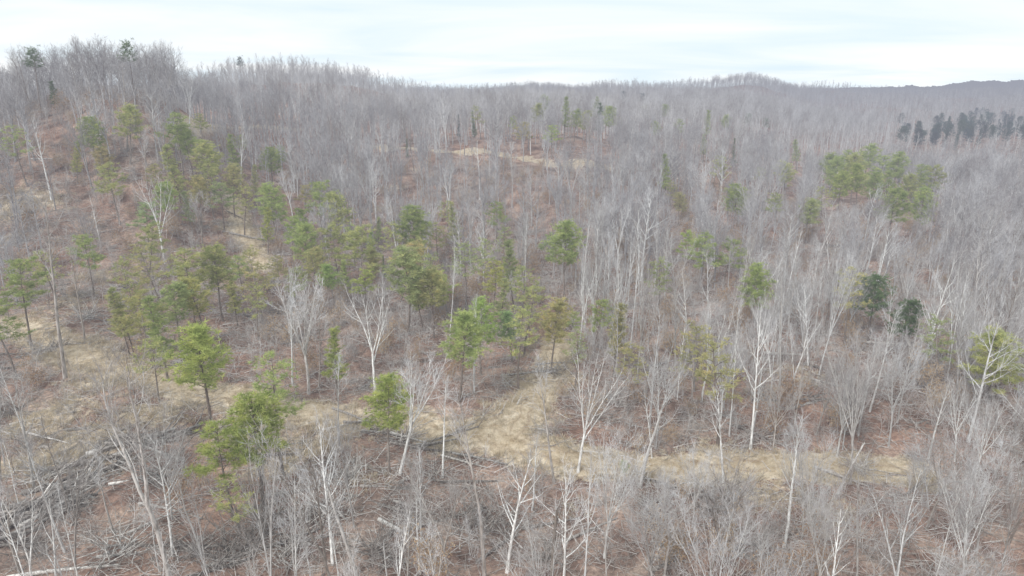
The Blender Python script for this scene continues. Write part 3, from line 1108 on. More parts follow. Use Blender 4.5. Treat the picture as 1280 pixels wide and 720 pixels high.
# px, py, bearing in degrees, which, darkness, label
LOG_AT = []
for i in range(30):                            # the log row that edges the cut-over ground
    t = i / 29
    LOG_AT.append((-5 + 205 * t + lrng.gauss(0, 6), 676 - 138 * t + lrng.gauss(0, 8), 40 + lrng.gauss(0, 15), lrng.choice((.65, .85, 1.1, 1.5)), 'row'))
for i in range(16):
    t = i / 15
    LOG_AT.append((440 + 155 * t + lrng.gauss(0, 5), 534 + 45 * t + lrng.gauss(0, 5), -16 + lrng.gauss(0, 11), lrng.choice((.6, .75, .95, 1.1)), 'edge'))
for px, py, a in ((120, 395, 25), (100, 410, 12), (135, 405, -8), (60, 408, 30), (20, 310, -25), (8, 305, 10), (45, 330, 20), (150, 360, -30), (30, 270, 5), (90, 355, 35),
                  (600, 528, 28), (610, 520, 34), (190, 690, 8), (220, 685, 4), (370, 430, 15), (400, 460, 0), (560, 650, 30), (520, 640, -20), (690, 660, 10), (740, 665, 25),
                  (1030, 500, 10), (1000, 505, -12), (985, 475, 5), (1060, 485, 8), (930, 530, -40), (945, 548, -38), (1062, 605, -30), (1050, 600, -35), (480, 610, 6), (470, 605, 12),
                  (840, 610, -20), (880, 690, 24), (620, 690, 50), (650, 460, -14), (700, 455, 10), (665, 470, 25), (1010, 300, 20), (1035, 310, 0), (1180, 330, -35), (1210, 345, -20),
                  (1150, 320, 5), (300, 275, 4), (310, 300, 0), (60, 200, 20), (15, 140, 10), (55, 145, -10), (268, 146, -20), (1245, 250, 10), (1120, 470, 20), (350, 660, 60), (330, 690, 40), (760, 470, -5)):
    LOG_AT.append((px, py, a + lrng.gauss(0, 3), lrng.choice((.8, 1.0, 1.25)), 'lone'))
for _ in range(62):
    px, py = (lrng.uniform(-20, 480), lrng.uniform(330, 715)) if _ < 38 else (lrng.uniform(480, 1270), lrng.uniform(300, 700))
    LOG_AT.append((px, py, lrng.uniform(-50, 50), lrng.choice((.7, 1.0, 1.25, 1.4)), 'lone'))
log_roots = []
for px, py, a, dk, where in LOG_AT:
    x, y = spot(px, py)
    if where == 'lone' and y > 260:
        pass
    i = lrng.randrange(len(LOGS)) if where == 'lone' else lrng.choice((0, 1, 2, 2, 4, 4, 4))
    s = lrng.uniform(.75, 1.15) * (1.45 if where == 'row' else .72 if where == 'edge' else 1.0)
    tm, bm = LOGS[i]
    o = bpy.data.objects.new('fallen_log', tm)
    COL.objects.link(o)
    L = (8, 11, 6, 9, 7, 12)[i] * s
    ar = math.radians(a)
    x0, y0 = x - math.cos(ar) * L / 2, y - math.sin(ar) * L / 2
    z0, z1 = h1(x0, y0), h1(x0 + math.cos(ar) * L, y0 + math.sin(ar) * L)
    o.location = (x0, y0, z0 + .17 + (lrng.uniform(0, .6) if where != 'lone' else 0))
    o.rotation_euler = (0, -math.atan2(z1 - z0, L), ar)
    o.scale = (s, s, s)
    o.color = (dk, dk, dk, 1)
    if bm:
        b = link('branches', bm, o)
        b.color = o.color
    log_roots.append((o, x, y, i, dk, where))


# brush piles: tangles of felled tops
def make_brush(seed, n, rad, rise=1.1, longest=5.0):
    rng = random.Random(seed)
    big, small = MB(), MB()
    for _ in range(n):
        az = rng.uniform(0, 6.28)
        p = Vector((rng.gauss(0, rad * .42), rng.gauss(0, rad * .32), rng.uniform(0, .5)))
        d = Vector((math.cos(az), math.sin(az), rng.uniform(-.05 if rise < 1.5 else .5, rise))).normalized()
        L = rng.uniform(1.6, longest)
        pts = wander(p, d, L, 4, .13, -.03, rng)
        pts = [Vector((q.x, q.y, max(q.z, .03))) for q in pts]
        r = rng.uniform(.03, .085)
        big.tube(pts, [r * (1 - .18 * k) for k in range(5)], 4)
        for _ in range(7):
            a, dd = at_t(pts, rng.uniform(.25, 1))
            q = a + rot_about(dd, rng.uniform(.4, .9), rng) * rng.uniform(.5, 1.6)
            q.z = max(q.z, .05)
            small.ribbon(a, q, .035, rng)
    return big.mesh('limbs', [LOG_BARK]), small.mesh('twigs', [LOG_BARK], False)


BRUSH = [make_brush(950 + i, *a) for i, a in enumerate(((46, 2.6), (34, 2.0), (60, 3.2), (70, 4.0, 2.2, 7.0)))]
BRUSH_AT = [(330, 655, 'tall upright tangle of felled limbs below the big spreading pine', 3), (400, 650, 'dense tangle of thin stems beside the white leaning snag', 3),
            (365, 700, 'brush heap nearest the camera under the stem tangle', 0), (90, 640, 'dark brush heap along the log row', 0),
            (160, 555, 'brush heap at the upper end of the log row', 1), (30, 690, 'brush heap at the lower end of the log row', 0),
            (600, 665, 'spray of bleached limbs around a small hollow', 3), (30, 305, 'grey brush heap on the steep hill foot', 0),
            (110, 400, 'pale brush heap over the track bank', 1), (1030, 322, 'grey felled crown beside reddish litter', 1),
            (505, 552, 'brush heap on the straw track edge', 1), (960, 500, 'pale felled top above the east track', 1),
            (15, 520, 'low grey brush heap by the cut-over edge', 1), (250, 690, 'brush heap under the white many-limbed tree', 0),
            (700, 470, 'brush heap beside the straw clearing', 1), (900, 640, 'fanned felled crown below the east track', 3),
            (820, 640, 'grey brush heap among pale stems', 0), (690, 700, 'bleached brush heap at the bottom edge', 0),
            (480, 690, 'loose brush heap beside slender white stems', 0), (1075, 590, 'flattened brush heap at the track end', 1), (300, 690, 'brush heap between two white stems at the bottom', 3), (60, 600, 'sprawling brush heap above the log row', 2),
            (200, 600, 'dark brush heap under the log row end', 2), (150, 690, 'grey brush heap on bare brown litter', 2), (430, 600, 'long brush heap beside the grassy verge', 2),
            (540, 600, 'pale brush heap below the track edge logs', 1), (90, 370, 'grey brush heap over the upper cut-over slope', 2), (60, 440, 'grey brush heap beside the straw bank', 2),
            (1180, 300, 'grey brush heap on the valley side', 2), (760, 500, 'brush heap among pale poles east of the clearing', 2)]
for px, py, lab, i in BRUSH_AT:
    x, y = spot(px, py)
    o = bpy.data.objects.new('brush_pile', None)
    COL.objects.link(o)
    o.location = (x, y, h1(x, y))
    o.rotation_euler.z = lrng.uniform(0, 6.28)
    s = lrng.uniform(.8, 1.1)
    o.scale = (s, s, s)
    for nm, me in zip(('limbs', 'twig_sprays'), BRUSH[i]):
        c = link(nm, me, o)
        v = .75 if 'dark' in lab else 1.25
        c.color = (v, v, v, 1)
    tag(o, lab, 'brush pile', 'brush heaps of felled tops')
    LAND_MARKS.append((x, y, 'the ' + lab) if len(lab.split()) <= 8 else (x, y, 'the ' + ' '.join(lab.split()[:5]) if False else 'the ' + lab))

LAND_MARKS = [(x, y, r) for x, y, r in LAND_MARKS if len(r.split()) <= 9]

# bare trees known by sight: base px, base py, top px, top py, form, tone, label
W, P_, G_, B_ = (1.32, 1.32, 1.31), (1.12, 1.12, 1.11), (.92, .92, .92), (.72, .69, .66)
HEROES = [
    (213, 724, 146, 440, 'forked', W, 'white many-limbed tree with two stems, below the track'),
    (386, 494, 380, 342, 'vase', W, 'big white vase-shaped tree, widest crown above the track'),
    (470, 500, 462, 362, 'vase', W, 'white vase-shaped tree with narrow base, behind the lone round pine'),
    (500, 594, 545, 440, 'vase', W, 'white leaning tree, fan of limbs beside the lone round pine'),
    (446, 722, 400, 600, 'snag', P_, 'white leaning snag with broken top beside the stem tangle'),
    (722, 592, 735, 440, 'vase', W, 'white straight tree with upswept crown at the straw clearing'),
    (692, 604, 668, 440, 'pole', W, 'white bowed slender tree between track and straw clearing'),
    (606, 724, 602, 485, 'pole', W, 'tallest slender white tree on the near slope'),
    (560, 724, 540, 570, 'forked', W, 'white two-stemmed tree near the bottom, twigs to both sides'),
    (634, 716, 652, 560, 'broad', W, 'white tree with many zigzag limbs near the bottom'),
    (830, 724, 842, 590, 'vase', W, 'white fork-crowned tree at the bottom, one of two vases'),
    (800, 612, 818, 500, 'snag', P_, 'pale broken tree with side limbs above the track'),
    (904, 604, 906, 480, 'mid', W, 'white slim tree standing on the straw track'),
    (979, 688, 1003, 520, 'mid', P_, 'pale leaning tree below the end of the track'),
    (1046, 620, 1078, 545, 'snag', W, 'short bare white snag tilted on the track bank'),
    (1160, 575, 1178, 470, 'mid', P_, 'pale trunk alone against dark litter on the valley side'),
    (1062, 606, 1090, 420, 'spray', P_, 'broadest pale grey crown, a mass of fine twigs by the track end'),
    (1110, 560, 1135, 425, 'spray', G_, 'wide grey crown behind the broadest pale crown'),
    (992, 472, 1016, 395, 'forked', W, 'white bent tree with one long side limb, east woods'),
    (1024, 318, 1050, 255, 'forked', W, 'white leaning tree over reddish litter, east woods'),
    (82, 474, 40, 235, 'pole', P_, 'very tall pale stem rising past the cut-over slope'),
    (127, 311, 108, 240, 'mid', W, 'white stem behind the flat-topped leaning pine'),
    (207, 332, 190, 222, 'vase', W, 'white vase-shaped cluster above the pine row'),
    (256, 326, 245, 240, 'vase', P_, 'pale vase-shaped tree above the pine row'),
    (82, 692, 28, 540, 'pole', G_, 'grey leaning pole across the log row'),
    (143, 668, 112, 560, 'mid', P_, 'pale curved tree at the middle of the log row'),
    (178, 604, 160, 525, 'pole', P_, 'thin twin-looking pale pole above the log row'),
    (200, 716, 180, 620, 'pole', G_, 'thin grey pole beside the white many-limbed tree'),
    (25, 716, -12, 590, 'forked', P_, 'pale forked tree in the bottom corner by logs'),
    (330, 628, 322, 560, 'snag', P_, 'pale snag behind the upright limb tangle'),
    (525, 720, 512, 600, 'mid', P_, 'pale straight tree between two white stems'),
    (755, 700, 765, 540, 'spray', P_, 'pale twiggy tree with dense fan, below the track'),
    (665, 640, 672, 540, 'mid', P_, 'pale bushy tree directly below the track'),
    (865, 660, 880, 560, 'spray', P_, 'pale spray-crowned tree under the east track'),
    (945, 720, 960, 640, 'spray', P_, 'pale low crown at the bottom, spread wide'),
    (1120, 720, 1140, 600, 'spray', G_, 'grey wide crown low on the valley side'),
    (1015, 720, 1030, 600, 'spray', P_, 'pale round crown low beside reddish litter'),
    (1220, 690, 1250, 540, 'spray', G_, 'grey misty crown in the bottom corner'),
    (1090, 380, 1106, 290, 'pole', W, 'white straight pole behind the two dark valley pines'),
    (1140, 345, 1158, 270, 'pole', W, 'white slanting pole on reddish litter, valley side'),
    (1165, 365, 1182, 290, 'pole', P_, 'pale slanting pole past the white slanting pole'),
    (1182, 385, 1195, 320, 'pole', P_, 'third slanting pole on reddish litter, valley side'),
    (65, 250, 50, 140, 'mid', P_, 'pale tall tree on open straw ground, steep hill'),
    (160, 190, 150, 80, 'mid', P_, 'pale trunk below the dense dark skyline pine'),
    (185, 240, 178, 160, 'mid', W, 'white trunk on the upper hill by small pines'),
    (300, 245, 298, 150, 'mid', P_, 'pale slim tree behind the hillside pine clump'),
    (640, 260, 642, 175, 'pole', W, 'white pole in front of the logging road'),
    (600, 250, 601, 165, 'pole', W, 'white pole between logging road and black-green cedar'),
    (553, 600, 551, 470, 'pole', W, 'white upright pole crossing the straw track'),
    (425, 560, 424, 440, 'pole', P_, 'pale pole on grass behind the narrow bright pine'),
]
trng = random.Random(5)
VAR_USE = {}


def pick_form(form):
    i = VAR_USE.get(form, 0)
    VAR_USE[form] = i + 1
    return BARE[form][i % len(BARE[form])]


for bx_, by_, tx_, ty_, form, tone, lab in HEROES:
    x, y = spot(bx_, by_)
    z = h1(x, y)
    ztop = CAM_Z - slope(ty_) * y
    H = max(4.0, ztop - z)
    xtop = side(tx_, ty_) * y
    tilt = math.atan2(xtop - x, H)
    s = H / (20.0 * (.66 if form == 'snag' else .97))
    r = place_tree('bare_tree', pick_form(form), x, y, s, trng.uniform(0, 6.28), tilt, 0, tone, tuple(.55 + .45 * v for v in tone), z)
    if form == 'spray':
        r.scale = (s * .78, s * .78, s)
    tag(r, lab, 'bare tree', 'bare trees of the leafless wood')
    OCC.append((x, y, 2.8))
    LAND_MARKS.append((x, y, 'the ' + lab.split(',')[0]))
LAND_MARKS = [m for m in LAND_MARKS if len(m[2].split()) <= 10]

# density of the woods
SPARSE = [(90, 520, 16, .85), (60, 600, 12, .7), (180, 640, 9, .7), (120, 440, 12, .8), (250, 520, 10, .6), (370, 560, 9, .6), (60, 400, 11, .6), (20, 265, 13, .8), (600, 560, 7, .6),
          (660, 510, 9, .8), (960, 600, 7, .6), (330, 640, 8, .6), (90, 680, 7, .6), (1110, 300, 12, .3), (305, 290, 8, .8), (490, 240, 7, .6), (560, 190, 8, .3), (40, 320, 12, .6),
          (160, 560, 9, .7), (480, 560, 5, .5), (200, 700, 7, .85), (100, 730, 10, .85), (280, 700, 7, .8), (60, 640, 8, .75), (200, 800, 10, .9), (330, 780, 8, .8), (50, 850, 12, .85), (250, 900, 9, .8),
          (420, 700, 6, .5), (1050, 305, 13, .8), (1010, 280, 10, .7), (1150, 340, 14, .65), (1210, 360, 12, .5), (1045, 350, 12, .75), (1060, 385, 9, .6), (1150, 390, 10, .6), (950, 290, 10, .45), (960, 255, 8, .4), (540, 540, 6, .5), (920, 600, 6, .5), (1000, 640, 5, .5)]
SPW = [(*spot(a, b), r, s) for a, b, r, s in SPARSE]
_occ = np.array(OCC)
OPEN_VIEW = [(p.x, p.y, 3.4 if k in ('main', 'side', 'old') else 3.3) for k, st in (('main', 7), ('side', 6), ('road', 5), ('old', 6), ('bank', 8)) for p in TRACKS[k][::st]]
OPEN_VIEW += [(x, y, 4.5) for x, y, r, q in PATCHW if q >= .9]


def keep_prob(X, Y):
    m = np.where(X < .12 * Y, .72, 1.0)
    for x, y, r, s in SPW:
        m = np.minimum(m, 1 - s * np.exp(-(((X - x) / r) ** 2 + ((Y - y) / r) ** 2) * .7))
    return m


def visible(X, Y, Z, H, margin=60):
    px, py = project(X, Y, Z + H)
    bx, by = project(X, Y, Z)
    return (px > -margin) & (px < 1280 + margin) & (py < 720) & (by > 60)


def sight_clear(X, Y, Z, H):
    """Whether the top of a tree shows over the ground in front of it."""
    ok = np.ones(X.shape, bool)
    for t in (.3, .45, .6, .7, .8, .88, .95):
        zz = CAM_Z + (Z + H - CAM_Z) * t
        ok &= height(X * t, Y * t) < zz + 1
    return ok


nrng = np.random.default_rng(8)


def in_camera_corridor(X, Y):
    """Points on camera sight lines to evergreens, hero trees, tracks and straw, mostly cleared."""
    bad = np.zeros(X.shape, bool)
    for x, y, r in OCC + OPEN_VIEW:
        R = math.hypot(x, y)
        ux, uy = x / R, y / R
        k = max(.06, (CAM_Z - h1(x, y)) / R)
        reach = min(105.0, 11.5 / k)
        along = R - (X * ux + Y * uy)
        lat = np.abs(X * uy - Y * ux)
        bad |= (along > -1) & (along < reach) & (lat < r * .9) & (nrng.random(X.shape) < {2.9: .84, 3.6: .95, 2.8: .55, 3.4: .87, 2.7: .75, 3.3: .2, 4.5: .5}.get(r, .5))
    return bad


def poisson(y0, y1, dmin, tries):
    """Stand points spaced at least dmin apart over the wedge of wood between two distances."""
    Y = np.sqrt(nrng.uniform(y0 ** 2, y1 ** 2, tries))
    X = Y * nrng.uniform(-1.0, 1.0, tries) * .86
    k = keep_prob(X, Y)
    sel = nrng.random(tries) < k
    X, Y = X[sel], Y[sel]
    td = track_dist(X, Y)
    sel = td > .3
    X, Y = X[sel], Y[sel]
    cell = {}
    out = []
    dm0 = dmin
    for x, y in zip(X, Y):
        c = (int(x // dmin), int(y // dmin))
        good = True
        for i in (-1, 0, 1):
            for j in (-1, 0, 1):
                for q in cell.get((c[0] + i, c[1] + j), ()):
                    if (q[0] - x) ** 2 + (q[1] - y) ** 2 < dmin * dmin:
                        good = False
                        break
        if good:
            cell.setdefault(c, []).append((x, y))
            out.append((x, y))
    a = np.array(out)
    a = a[~in_camera_corridor(a[:, 0], a[:, 1])]  # thins trees that would hide evergreens
    d = np.hypot(a[:, None, 0] - _occ[None, :, 0], a[:, None, 1] - _occ[None, :, 1]) - _occ[None, :, 2]
    return a[d.min(1) > 0]


stand = np.concatenate([poisson(41, 56, 2.9, 2600), poisson(56, 80, 2.5, 4600), poisson(80, 130, 3.0, 7000), poisson(130, 330, 3.5, 22000)])
Zs = height(stand[:, 0], stand[:, 1])
vis = visible(stand[:, 0], stand[:, 1], Zs, 18)
stand, Zs = stand[vis], Zs[vis]
order = np.argsort(np.hypot(stand[:, 0], stand[:, 1]))
stand, Zs = stand[order], Zs[order]
N_IND = 300 - len(HEROES)
print('stand', len(stand), 'individual reach', float(stand[min(N_IND, len(stand) - 1), 1]))

FORM_P = ['pole'] * 38 + ['mid'] * 32 + ['vase'] * 12 + ['forked'] * 12 + ['broad'] * 14 + ['snag'] * 2
FORM_W = {'spray': 'fan-crowned', 'pole': 'slender', 'mid': 'upright', 'vase': 'vase-shaped', 'forked': 'forked', 'broad': 'broad-crowned', 'snag': 'broken-topped'}
TONES = [(W, 'white'), (P_, 'pale grey'), (P_, 'pale grey'), (G_, 'mid-grey'), (G_, 'mid-grey'), (B_, 'grey-brown')]
used = set()
lm_arr = np.array([(m[0], m[1]) for m in LAND_MARKS])


def unique_label(x, y, form, tone_w, H, tilt):
    d = np.hypot(lm_arr[:, 0] - x, lm_arr[:, 1] - y)
    size = 'tall ' if H > 19.5 else ('short ' if H < 14.5 else '')
    leanw = ' leaning' if abs(tilt) > .09 else ''
    for k in np.argsort(d)[:40]:
        mx, my, ref = LAND_MARKS[k]
        dx, dy = x - mx, y - my
        if abs(dx) > abs(dy):
            rel = 'right of' if dx > 0 else 'left of'
        else:
            rel = 'behind' if dy > 0 else 'in front of'
        for lead in ('', 'just ' if d[k] < 7 else ('a little ' if d[k] < 14 else 'well ')):
            lab = f"{size}{tone_w}{leanw} {FORM_W[form]} bare tree {lead}{rel} {ref}"
            if len(lab.replace('-', ' ').split()) <= 16 and lab not in used:
                used.add(lab)
                return lab
    return f"{tone_w} {FORM_W[form]} bare tree in the near wood"


for i in range(min(N_IND, len(stand))):
    x, y = float(stand[i, 0]), float(stand[i, 1])
    form = trng.choice(FORM_P)
    bpx, bpy_ = project(x, y, float(Zs[i]))
    if bpx > 850 and bpy_ > 370 and trng.random() < .5:
        form = 'spray' if trng.random() < .6 else 'broad'
    elif bpx > 470 and bpy_ > 560 and trng.random() < .22:
        form = 'spray'
    tone, tw = trng.choice(TONES)
    H = {'snag': 11}.get(form, trng.triangular(9, 20, 15.5) if y < 72 else trng.triangular(9, 23, 18.5))
    if x < -20 and y < 95:
        H *= .85
    if form == 'spray':
        H = trng.uniform(9.5, 14.5)
    tilt = trng.gauss(0, .055) if trng.random() < .8 else trng.gauss(0, .17)
    r = place_tree('bare_tree', pick_form(form), x, y, H / 20 if form != 'snag' else trng.uniform(.5, .95), trng.uniform(0, 6.28), tilt, trng.gauss(0, .04), tone, tuple(.5 + .5 * v for v in tone), float(Zs[i]))
    wv = trng.uniform(.5, .88) if form != 'spray' else trng.uniform(.75, .95)
    r.scale = (r.scale.z * wv, r.scale.z * wv, r.scale.z)
    tag(r, unique_label(x, y, form, tw, H, tilt), 'bare tree', 'bare trees of the leafless wood')

# belt pine labels
for o, x, y, form, tone in belt_roots:
    d = np.hypot(lm_arr[:, 0] - x, lm_arr[:, 1] - y)
    head = {'olive': 'olive', 'mid': 'mid-green', 'pale': 'pale green', 'yellow': 'yellow-green', 'bright': 'bright green'}[tone] + ' ' + \
        {'round': 'rounded', 'tiered': 'layered', 'sparse': 'thin', 'slim': 'narrow'}[form] + ' pine'
    for k in np.argsort(d)[:60]:
        mx, my, ref = LAND_MARKS[k]
        dx, dy = x - mx, y - my
        rel = ('right of' if dx > 0 else 'left of') if abs(dx) > abs(dy) else ('behind' if dy > 0 else 'in front of')
        lab = f'{head} {rel} {ref}'
        if len(lab.replace('-', ' ').split()) <= 16 and lab not in used:
            used.add(lab)
            tag(o, lab, 'pine tree', 'evergreens scattered through the bare woods')
            break

# log labels
for o, x, y, i, dk, where in log_roots:
    d = np.hypot(lm_arr[:, 0] - x, lm_arr[:, 1] - y)
    tone_w = 'dark' if dk < .7 else ('bleached' if dk > 1.1 else 'grey')
    shape = ('branchy', 'long branchy', 'short bare', 'thin many-branched', 'thick', 'long much-branched')[i]
    head = {'row': f'{tone_w} {shape} log of the log row', 'edge': f'{tone_w} {shape} log edging the track', 'lone': f'{tone_w} {shape} fallen log'}[where]
    done = False
    for k in np.argsort(d)[:40]:
        mx, my, ref = LAND_MARKS[k]
        dx, dy = x - mx, y - my
        rel = ('right of' if dx > 0 else 'left of') if abs(dx) > abs(dy) else ('behind' if dy > 0 else 'in front of')
        lab = f'{head} {rel} {ref}'
        if len(lab.replace('-', ' ').split()) <= 16 and lab not in used:
            used.add(lab)
            done = True
            break
    tag(o, lab if done else head, 'log', 'fallen logs on the cut-over ground')

# ------------------------------------------------------------------ the wood beyond, the undergrowth, the straw and the litter of sticks
def joined(tm, cm, name):
    a = bpy.data.meshes.new(name)
    nv = len(tm.vertices)
    v = np.empty((nv + len(cm.vertices)) * 3, np.float32)
    t1 = np.empty(nv * 3, np.float32); tm.vertices.foreach_get('co', t1)
    t2 = np.empty(len(cm.vertices) * 3, np.float32); cm.vertices.foreach_get('co', t2)
    v = np.concatenate([t1, t2]).reshape(-1, 3)
    f = [tuple(p.vertices) for p in tm.polygons] + [tuple(i + nv for i in p.vertices) for p in cm.polygons]
    a.from_pydata(v.tolist(), [], f)
    a.materials.append(tm.materials[0]); a.materials.append(cm.materials[0])
    mi = np.zeros(len(f), np.int32); mi[len(tm.polygons):] = 1
    a.polygons.foreach_set('material_index', mi)
    a.update()
    return a


MIDV = [joined(t, c, 'wood_' + k) for k in ('pole', 'mid', 'vase', 'forked', 'broad') for t, c in BARE[k][:3]]
MIDP = np.array([.10] * 3 + [.12] * 3 + [.04] * 3 + [.03] * 3 + [.04] * 3); MIDP = MIDP / MIDP.sum()
FARV = []
for k, f in enumerate(('mid', 'broad', 'broad', 'vase', 'mid', 'broad', 'broad', 'vase')):
    t, c = make_bare(300 + k, 20.0, f, .85, 1.8)
    FARV.append(joined(t.mesh('t', [BARK if k < 2 else FAR_BARK]), c.mesh('c', [TWIG if k < 2 else FAR_TWIG], False), 'far_wood'))
wood = []
for i in range(N_IND, len(stand)):
    wood.append((float(stand[i, 0]), float(stand[i, 1]), float(Zs[i]), nrng.choice(len(MIDV), p=MIDP), nrng.triangular(.45, .88, 1.12), nrng.uniform(0, 6.28)))
NM = len(MIDV)
for y0, y1, dm, tries in ((330, 700, 5.2, 26000), (700, 1400, 7.0, 42000), (1400, 2300, 10.5, 40000)):
    st = poisson(y0, y1, dm, tries)
    z = height(st[:, 0], st[:, 1])
    ok = visible(st[:, 0], st[:, 1], z, 20, 25)
    st, z = st[ok], z[ok]
    ok = sight_clear(st[:, 0], st[:, 1], z, 20)
    st, z = st[ok], z[ok]
    for (x, y), zz in zip(st, z):
        # stands of different age: pale here, dark there
        q = math.sin(x * .013 + 1.7 * math.sin(y * .006)) + math.sin(y * .011 - x * .005 + 2) * .8 + nrng.normal(0, .5)
        i = nrng.integers(2) if q > .95 else 2 + nrng.integers(6)
        if q < -1.5 and nrng.random() < .45:
            continue
        wood.append((float(x), float(y), float(zz), NM + i, nrng.uniform(.62, 1.12) + .08 * min(1, max(-1, q)), nrng.uniform(0, 6.28)))
    print('wood', y0, len(st))
scatter('forest', MIDV + FARV, wood).color = (.99, .99, .99, 1)

_rows = np.array([(x, y) for o, x, y, i, dk, where in log_roots if where != 'lone'] + [spot(a, b) for a, b, l, i in BRUSH_AT if i == 3])


def near_rows(X, Y):
    """The worked strip along the log rows, kept free of brush."""
    dx = X[:, None] - _rows[None, :, 0]
    dy = Y[:, None] - _rows[None, :, 1]
    return ((np.abs(dx) < 3) & (dy < 2.5) & (dy > -8)).any(1)


SAPV = [make_sapling(700 + i, i in (4,)) for i in range(7)]
sap = []
Y = np.sqrt(nrng.uniform(30 ** 2, 260 ** 2, 7000)); X = Y * nrng.uniform(-.86, .86, 7000)
k = (nrng.random(7000) < .4 + .75 * keep_prob(X, Y)) & (track_dist(X, Y) > 1.5) & ~near_rows(X, Y) & (straw_mask(X, Y) < nrng.uniform(.2, .9, 7000))
X, Y = X[k], Y[k]
k = (Y > 80) | (nrng.random(X.shape) < .42)
X, Y = X[k], Y[k]
Z = height(X, Y)
k = visible(X, Y, Z, 4, 40)
for x, y, z in zip(X[k], Y[k], Z[k]):
    sap.append((float(x), float(y), float(z), nrng.integers(7) if nrng.random() > .1 else 4, nrng.uniform(.5, 1.3), nrng.uniform(0, 6.28)))
scatter('undergrowth', SAPV, sap)

TUFTV = [make_tuft(740 + i) for i in range(4)]
tf = []
Y = np.sqrt(nrng.uniform(35 ** 2, 230 ** 2, 160000)); X = Y * nrng.uniform(-.86, .86, 160000)
sm = np.maximum(straw_mask(X, Y), np.clip(.9 - np.maximum(track_dist(X, Y), 0) / 3, 0, 1))
k = nrng.random(160000) < np.clip(sm - .15, 0.0, 1) * .9
X, Y = X[k], Y[k]
td = track_dist(X, Y)
Z = height(X, Y)
k = visible(X, Y, Z, 1, 20)
for x, y, z, d in zip(X[k], Y[k], Z[k], td[k]):
    tf.append((float(x), float(y), float(z), nrng.integers(4), nrng.uniform(.6, 1.3) * (.55 if d < 0 else 1), nrng.uniform(0, 6.28)))
scatter('dry_grass', TUFTV, tf)

STV = [make_sticks(760 + i) for i in range(5)]
sk = []
Y = np.sqrt(nrng.uniform(32 ** 2, 200 ** 2, 9000)); X = Y * nrng.uniform(-.86, .86, 9000)
k = (track_dist(X, Y) > .5)
X, Y = X[k], Y[k]
Z = height(X, Y)
k = visible(X, Y, Z, 1, 30)
for x, y, z in zip(X[k], Y[k], Z[k]):
    sk.append((float(x), float(y), float(z), nrng.integers(5), nrng.uniform(.6, 1.4), nrng.uniform(0, 6.28)))
scatter('stick_litter', STV, sk)
print('cover', len(wood), len(sap), len(tf), len(sk), round(time.time() - T0, 1))

# ------------------------------------------------------------------ sky, sun, camera
SUN_EL, SUN_ROT = math.radians(42), math.radians(215)
w = bpy.data.worlds.new('World')
scn.world = w
w.use_nodes = True
nt = w.node_tree
nt.nodes.clear()
sky = nt.nodes.new('ShaderNodeTexSky')
sky.sky_type = 'NISHITA'
sky.sun_disc = False
sky.sun_elevation = SUN_EL
sky.sun_rotation = SUN_ROT
sky.air_density = 1.0
sky.dust_density = 1.5
bg1 = nt.nodes.new('ShaderNodeBackground'); bg1.inputs[1].default_value = .11
nt.links.new(sky.outputs[0], bg1.inputs[0])
tc = nt.nodes.new('ShaderNodeTexCoord')
sep = nt.nodes.new('ShaderNodeSeparateXYZ')
nt.links.new(tc.outputs['Generated'], sep.inputs[0])
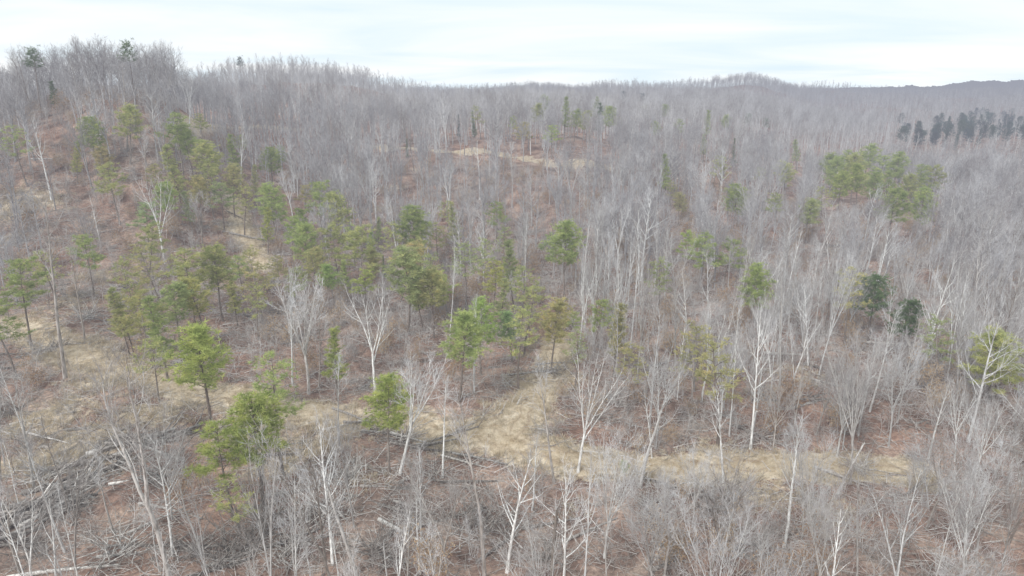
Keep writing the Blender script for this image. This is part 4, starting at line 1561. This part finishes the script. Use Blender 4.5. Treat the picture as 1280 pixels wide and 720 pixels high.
# cloud sheet: project the direction on a flat layer so that streaks flatten towards the horizon
zc = nt.nodes.new('ShaderNodeMath'); zc.operation = 'MAXIMUM'; zc.inputs[1].default_value = .0
nt.links.new(sep.outputs['Z'], zc.inputs[0])
za = nt.nodes.new('ShaderNodeMath'); za.operation = 'ADD'; za.inputs[1].default_value = .10
nt.links.new(zc.outputs[0], za.inputs[0])
dv = nt.nodes.new('ShaderNodeVectorMath'); dv.operation = 'DIVIDE'
cb = nt.nodes.new('ShaderNodeCombineXYZ')
for k in range(3):
    nt.links.new(za.outputs[0], cb.inputs[k])
nt.links.new(tc.outputs['Generated'], dv.inputs[0]); nt.links.new(cb.outputs[0], dv.inputs[1])
mp = nt.nodes.new('ShaderNodeMapping'); mp.inputs['Scale'].default_value = (.42, .62, 0)
nt.links.new(dv.outputs[0], mp.inputs[0])
n1 = noise(nt, .8, 6, .5, mp.outputs[0], .5)
cov = ramp(nt, n1, [(.36, (.93, .93, .93)), (.56, (1, 1, 1))])
cloudcol = ramp(nt, n1, [(.34, (.76, .90, 1.0)), (.48, (.86, .945, 1.0)), (.62, (.955, .975, .985))])
bg2 = nt.nodes.new('ShaderNodeBackground'); bg2.inputs[1].default_value = 1.06
nt.links.new(cloudcol, bg2.inputs[0])
mx = nt.nodes.new('ShaderNodeMixShader')
nt.links.new(cov, mx.inputs[0]); nt.links.new(bg1.outputs[0], mx.inputs[1]); nt.links.new(bg2.outputs[0], mx.inputs[2])
ow = nt.nodes.new('ShaderNodeOutputWorld')
nt.links.new(mx.outputs[0], ow.inputs[0])

sd = bpy.data.lights.new('sun', 'SUN')
sd.energy = 2.9
sd.angle = math.radians(20)
sd.color = (1.0, .985, .965)
so = bpy.data.objects.new('sun', sd)
COL.objects.link(so)
# the sun stands behind the viewer to the left
dirv = Vector((math.sin(SUN_ROT) * math.cos(SUN_EL), math.cos(SUN_ROT) * math.cos(SUN_EL), math.sin(SUN_EL)))
so.rotation_euler = dirv.to_track_quat('Z', 'Y').to_euler()
so.location = dirv * 300

cd = bpy.data.cameras.new('camera')
cd.lens = 24.0
cd.sensor_width = 36.0
cd.clip_start = .5
cd.clip_end = 20000
co = bpy.data.objects.new('camera', cd)
COL.objects.link(co)
co.location = (0, 0, CAM_Z)
co.rotation_euler = (math.radians(90) - PITCH, 0, 0)
scn.camera = co

scn.render.engine = 'CYCLES'
scn.cycles.max_bounces = 4
scn.cycles.diffuse_bounces = 2
scn.cycles.transmission_bounces = 2
scn.cycles.transparent_max_bounces = 2
scn.cycles.use_denoising = True
scn.cycles.use_adaptive_sampling = True
scn.view_settings.view_transform = 'Standard'
scn.view_settings.look = 'None'
scn.view_settings.exposure = 0
print('done', round(time.time() - T0, 1), 'objects', len(scn.objects))
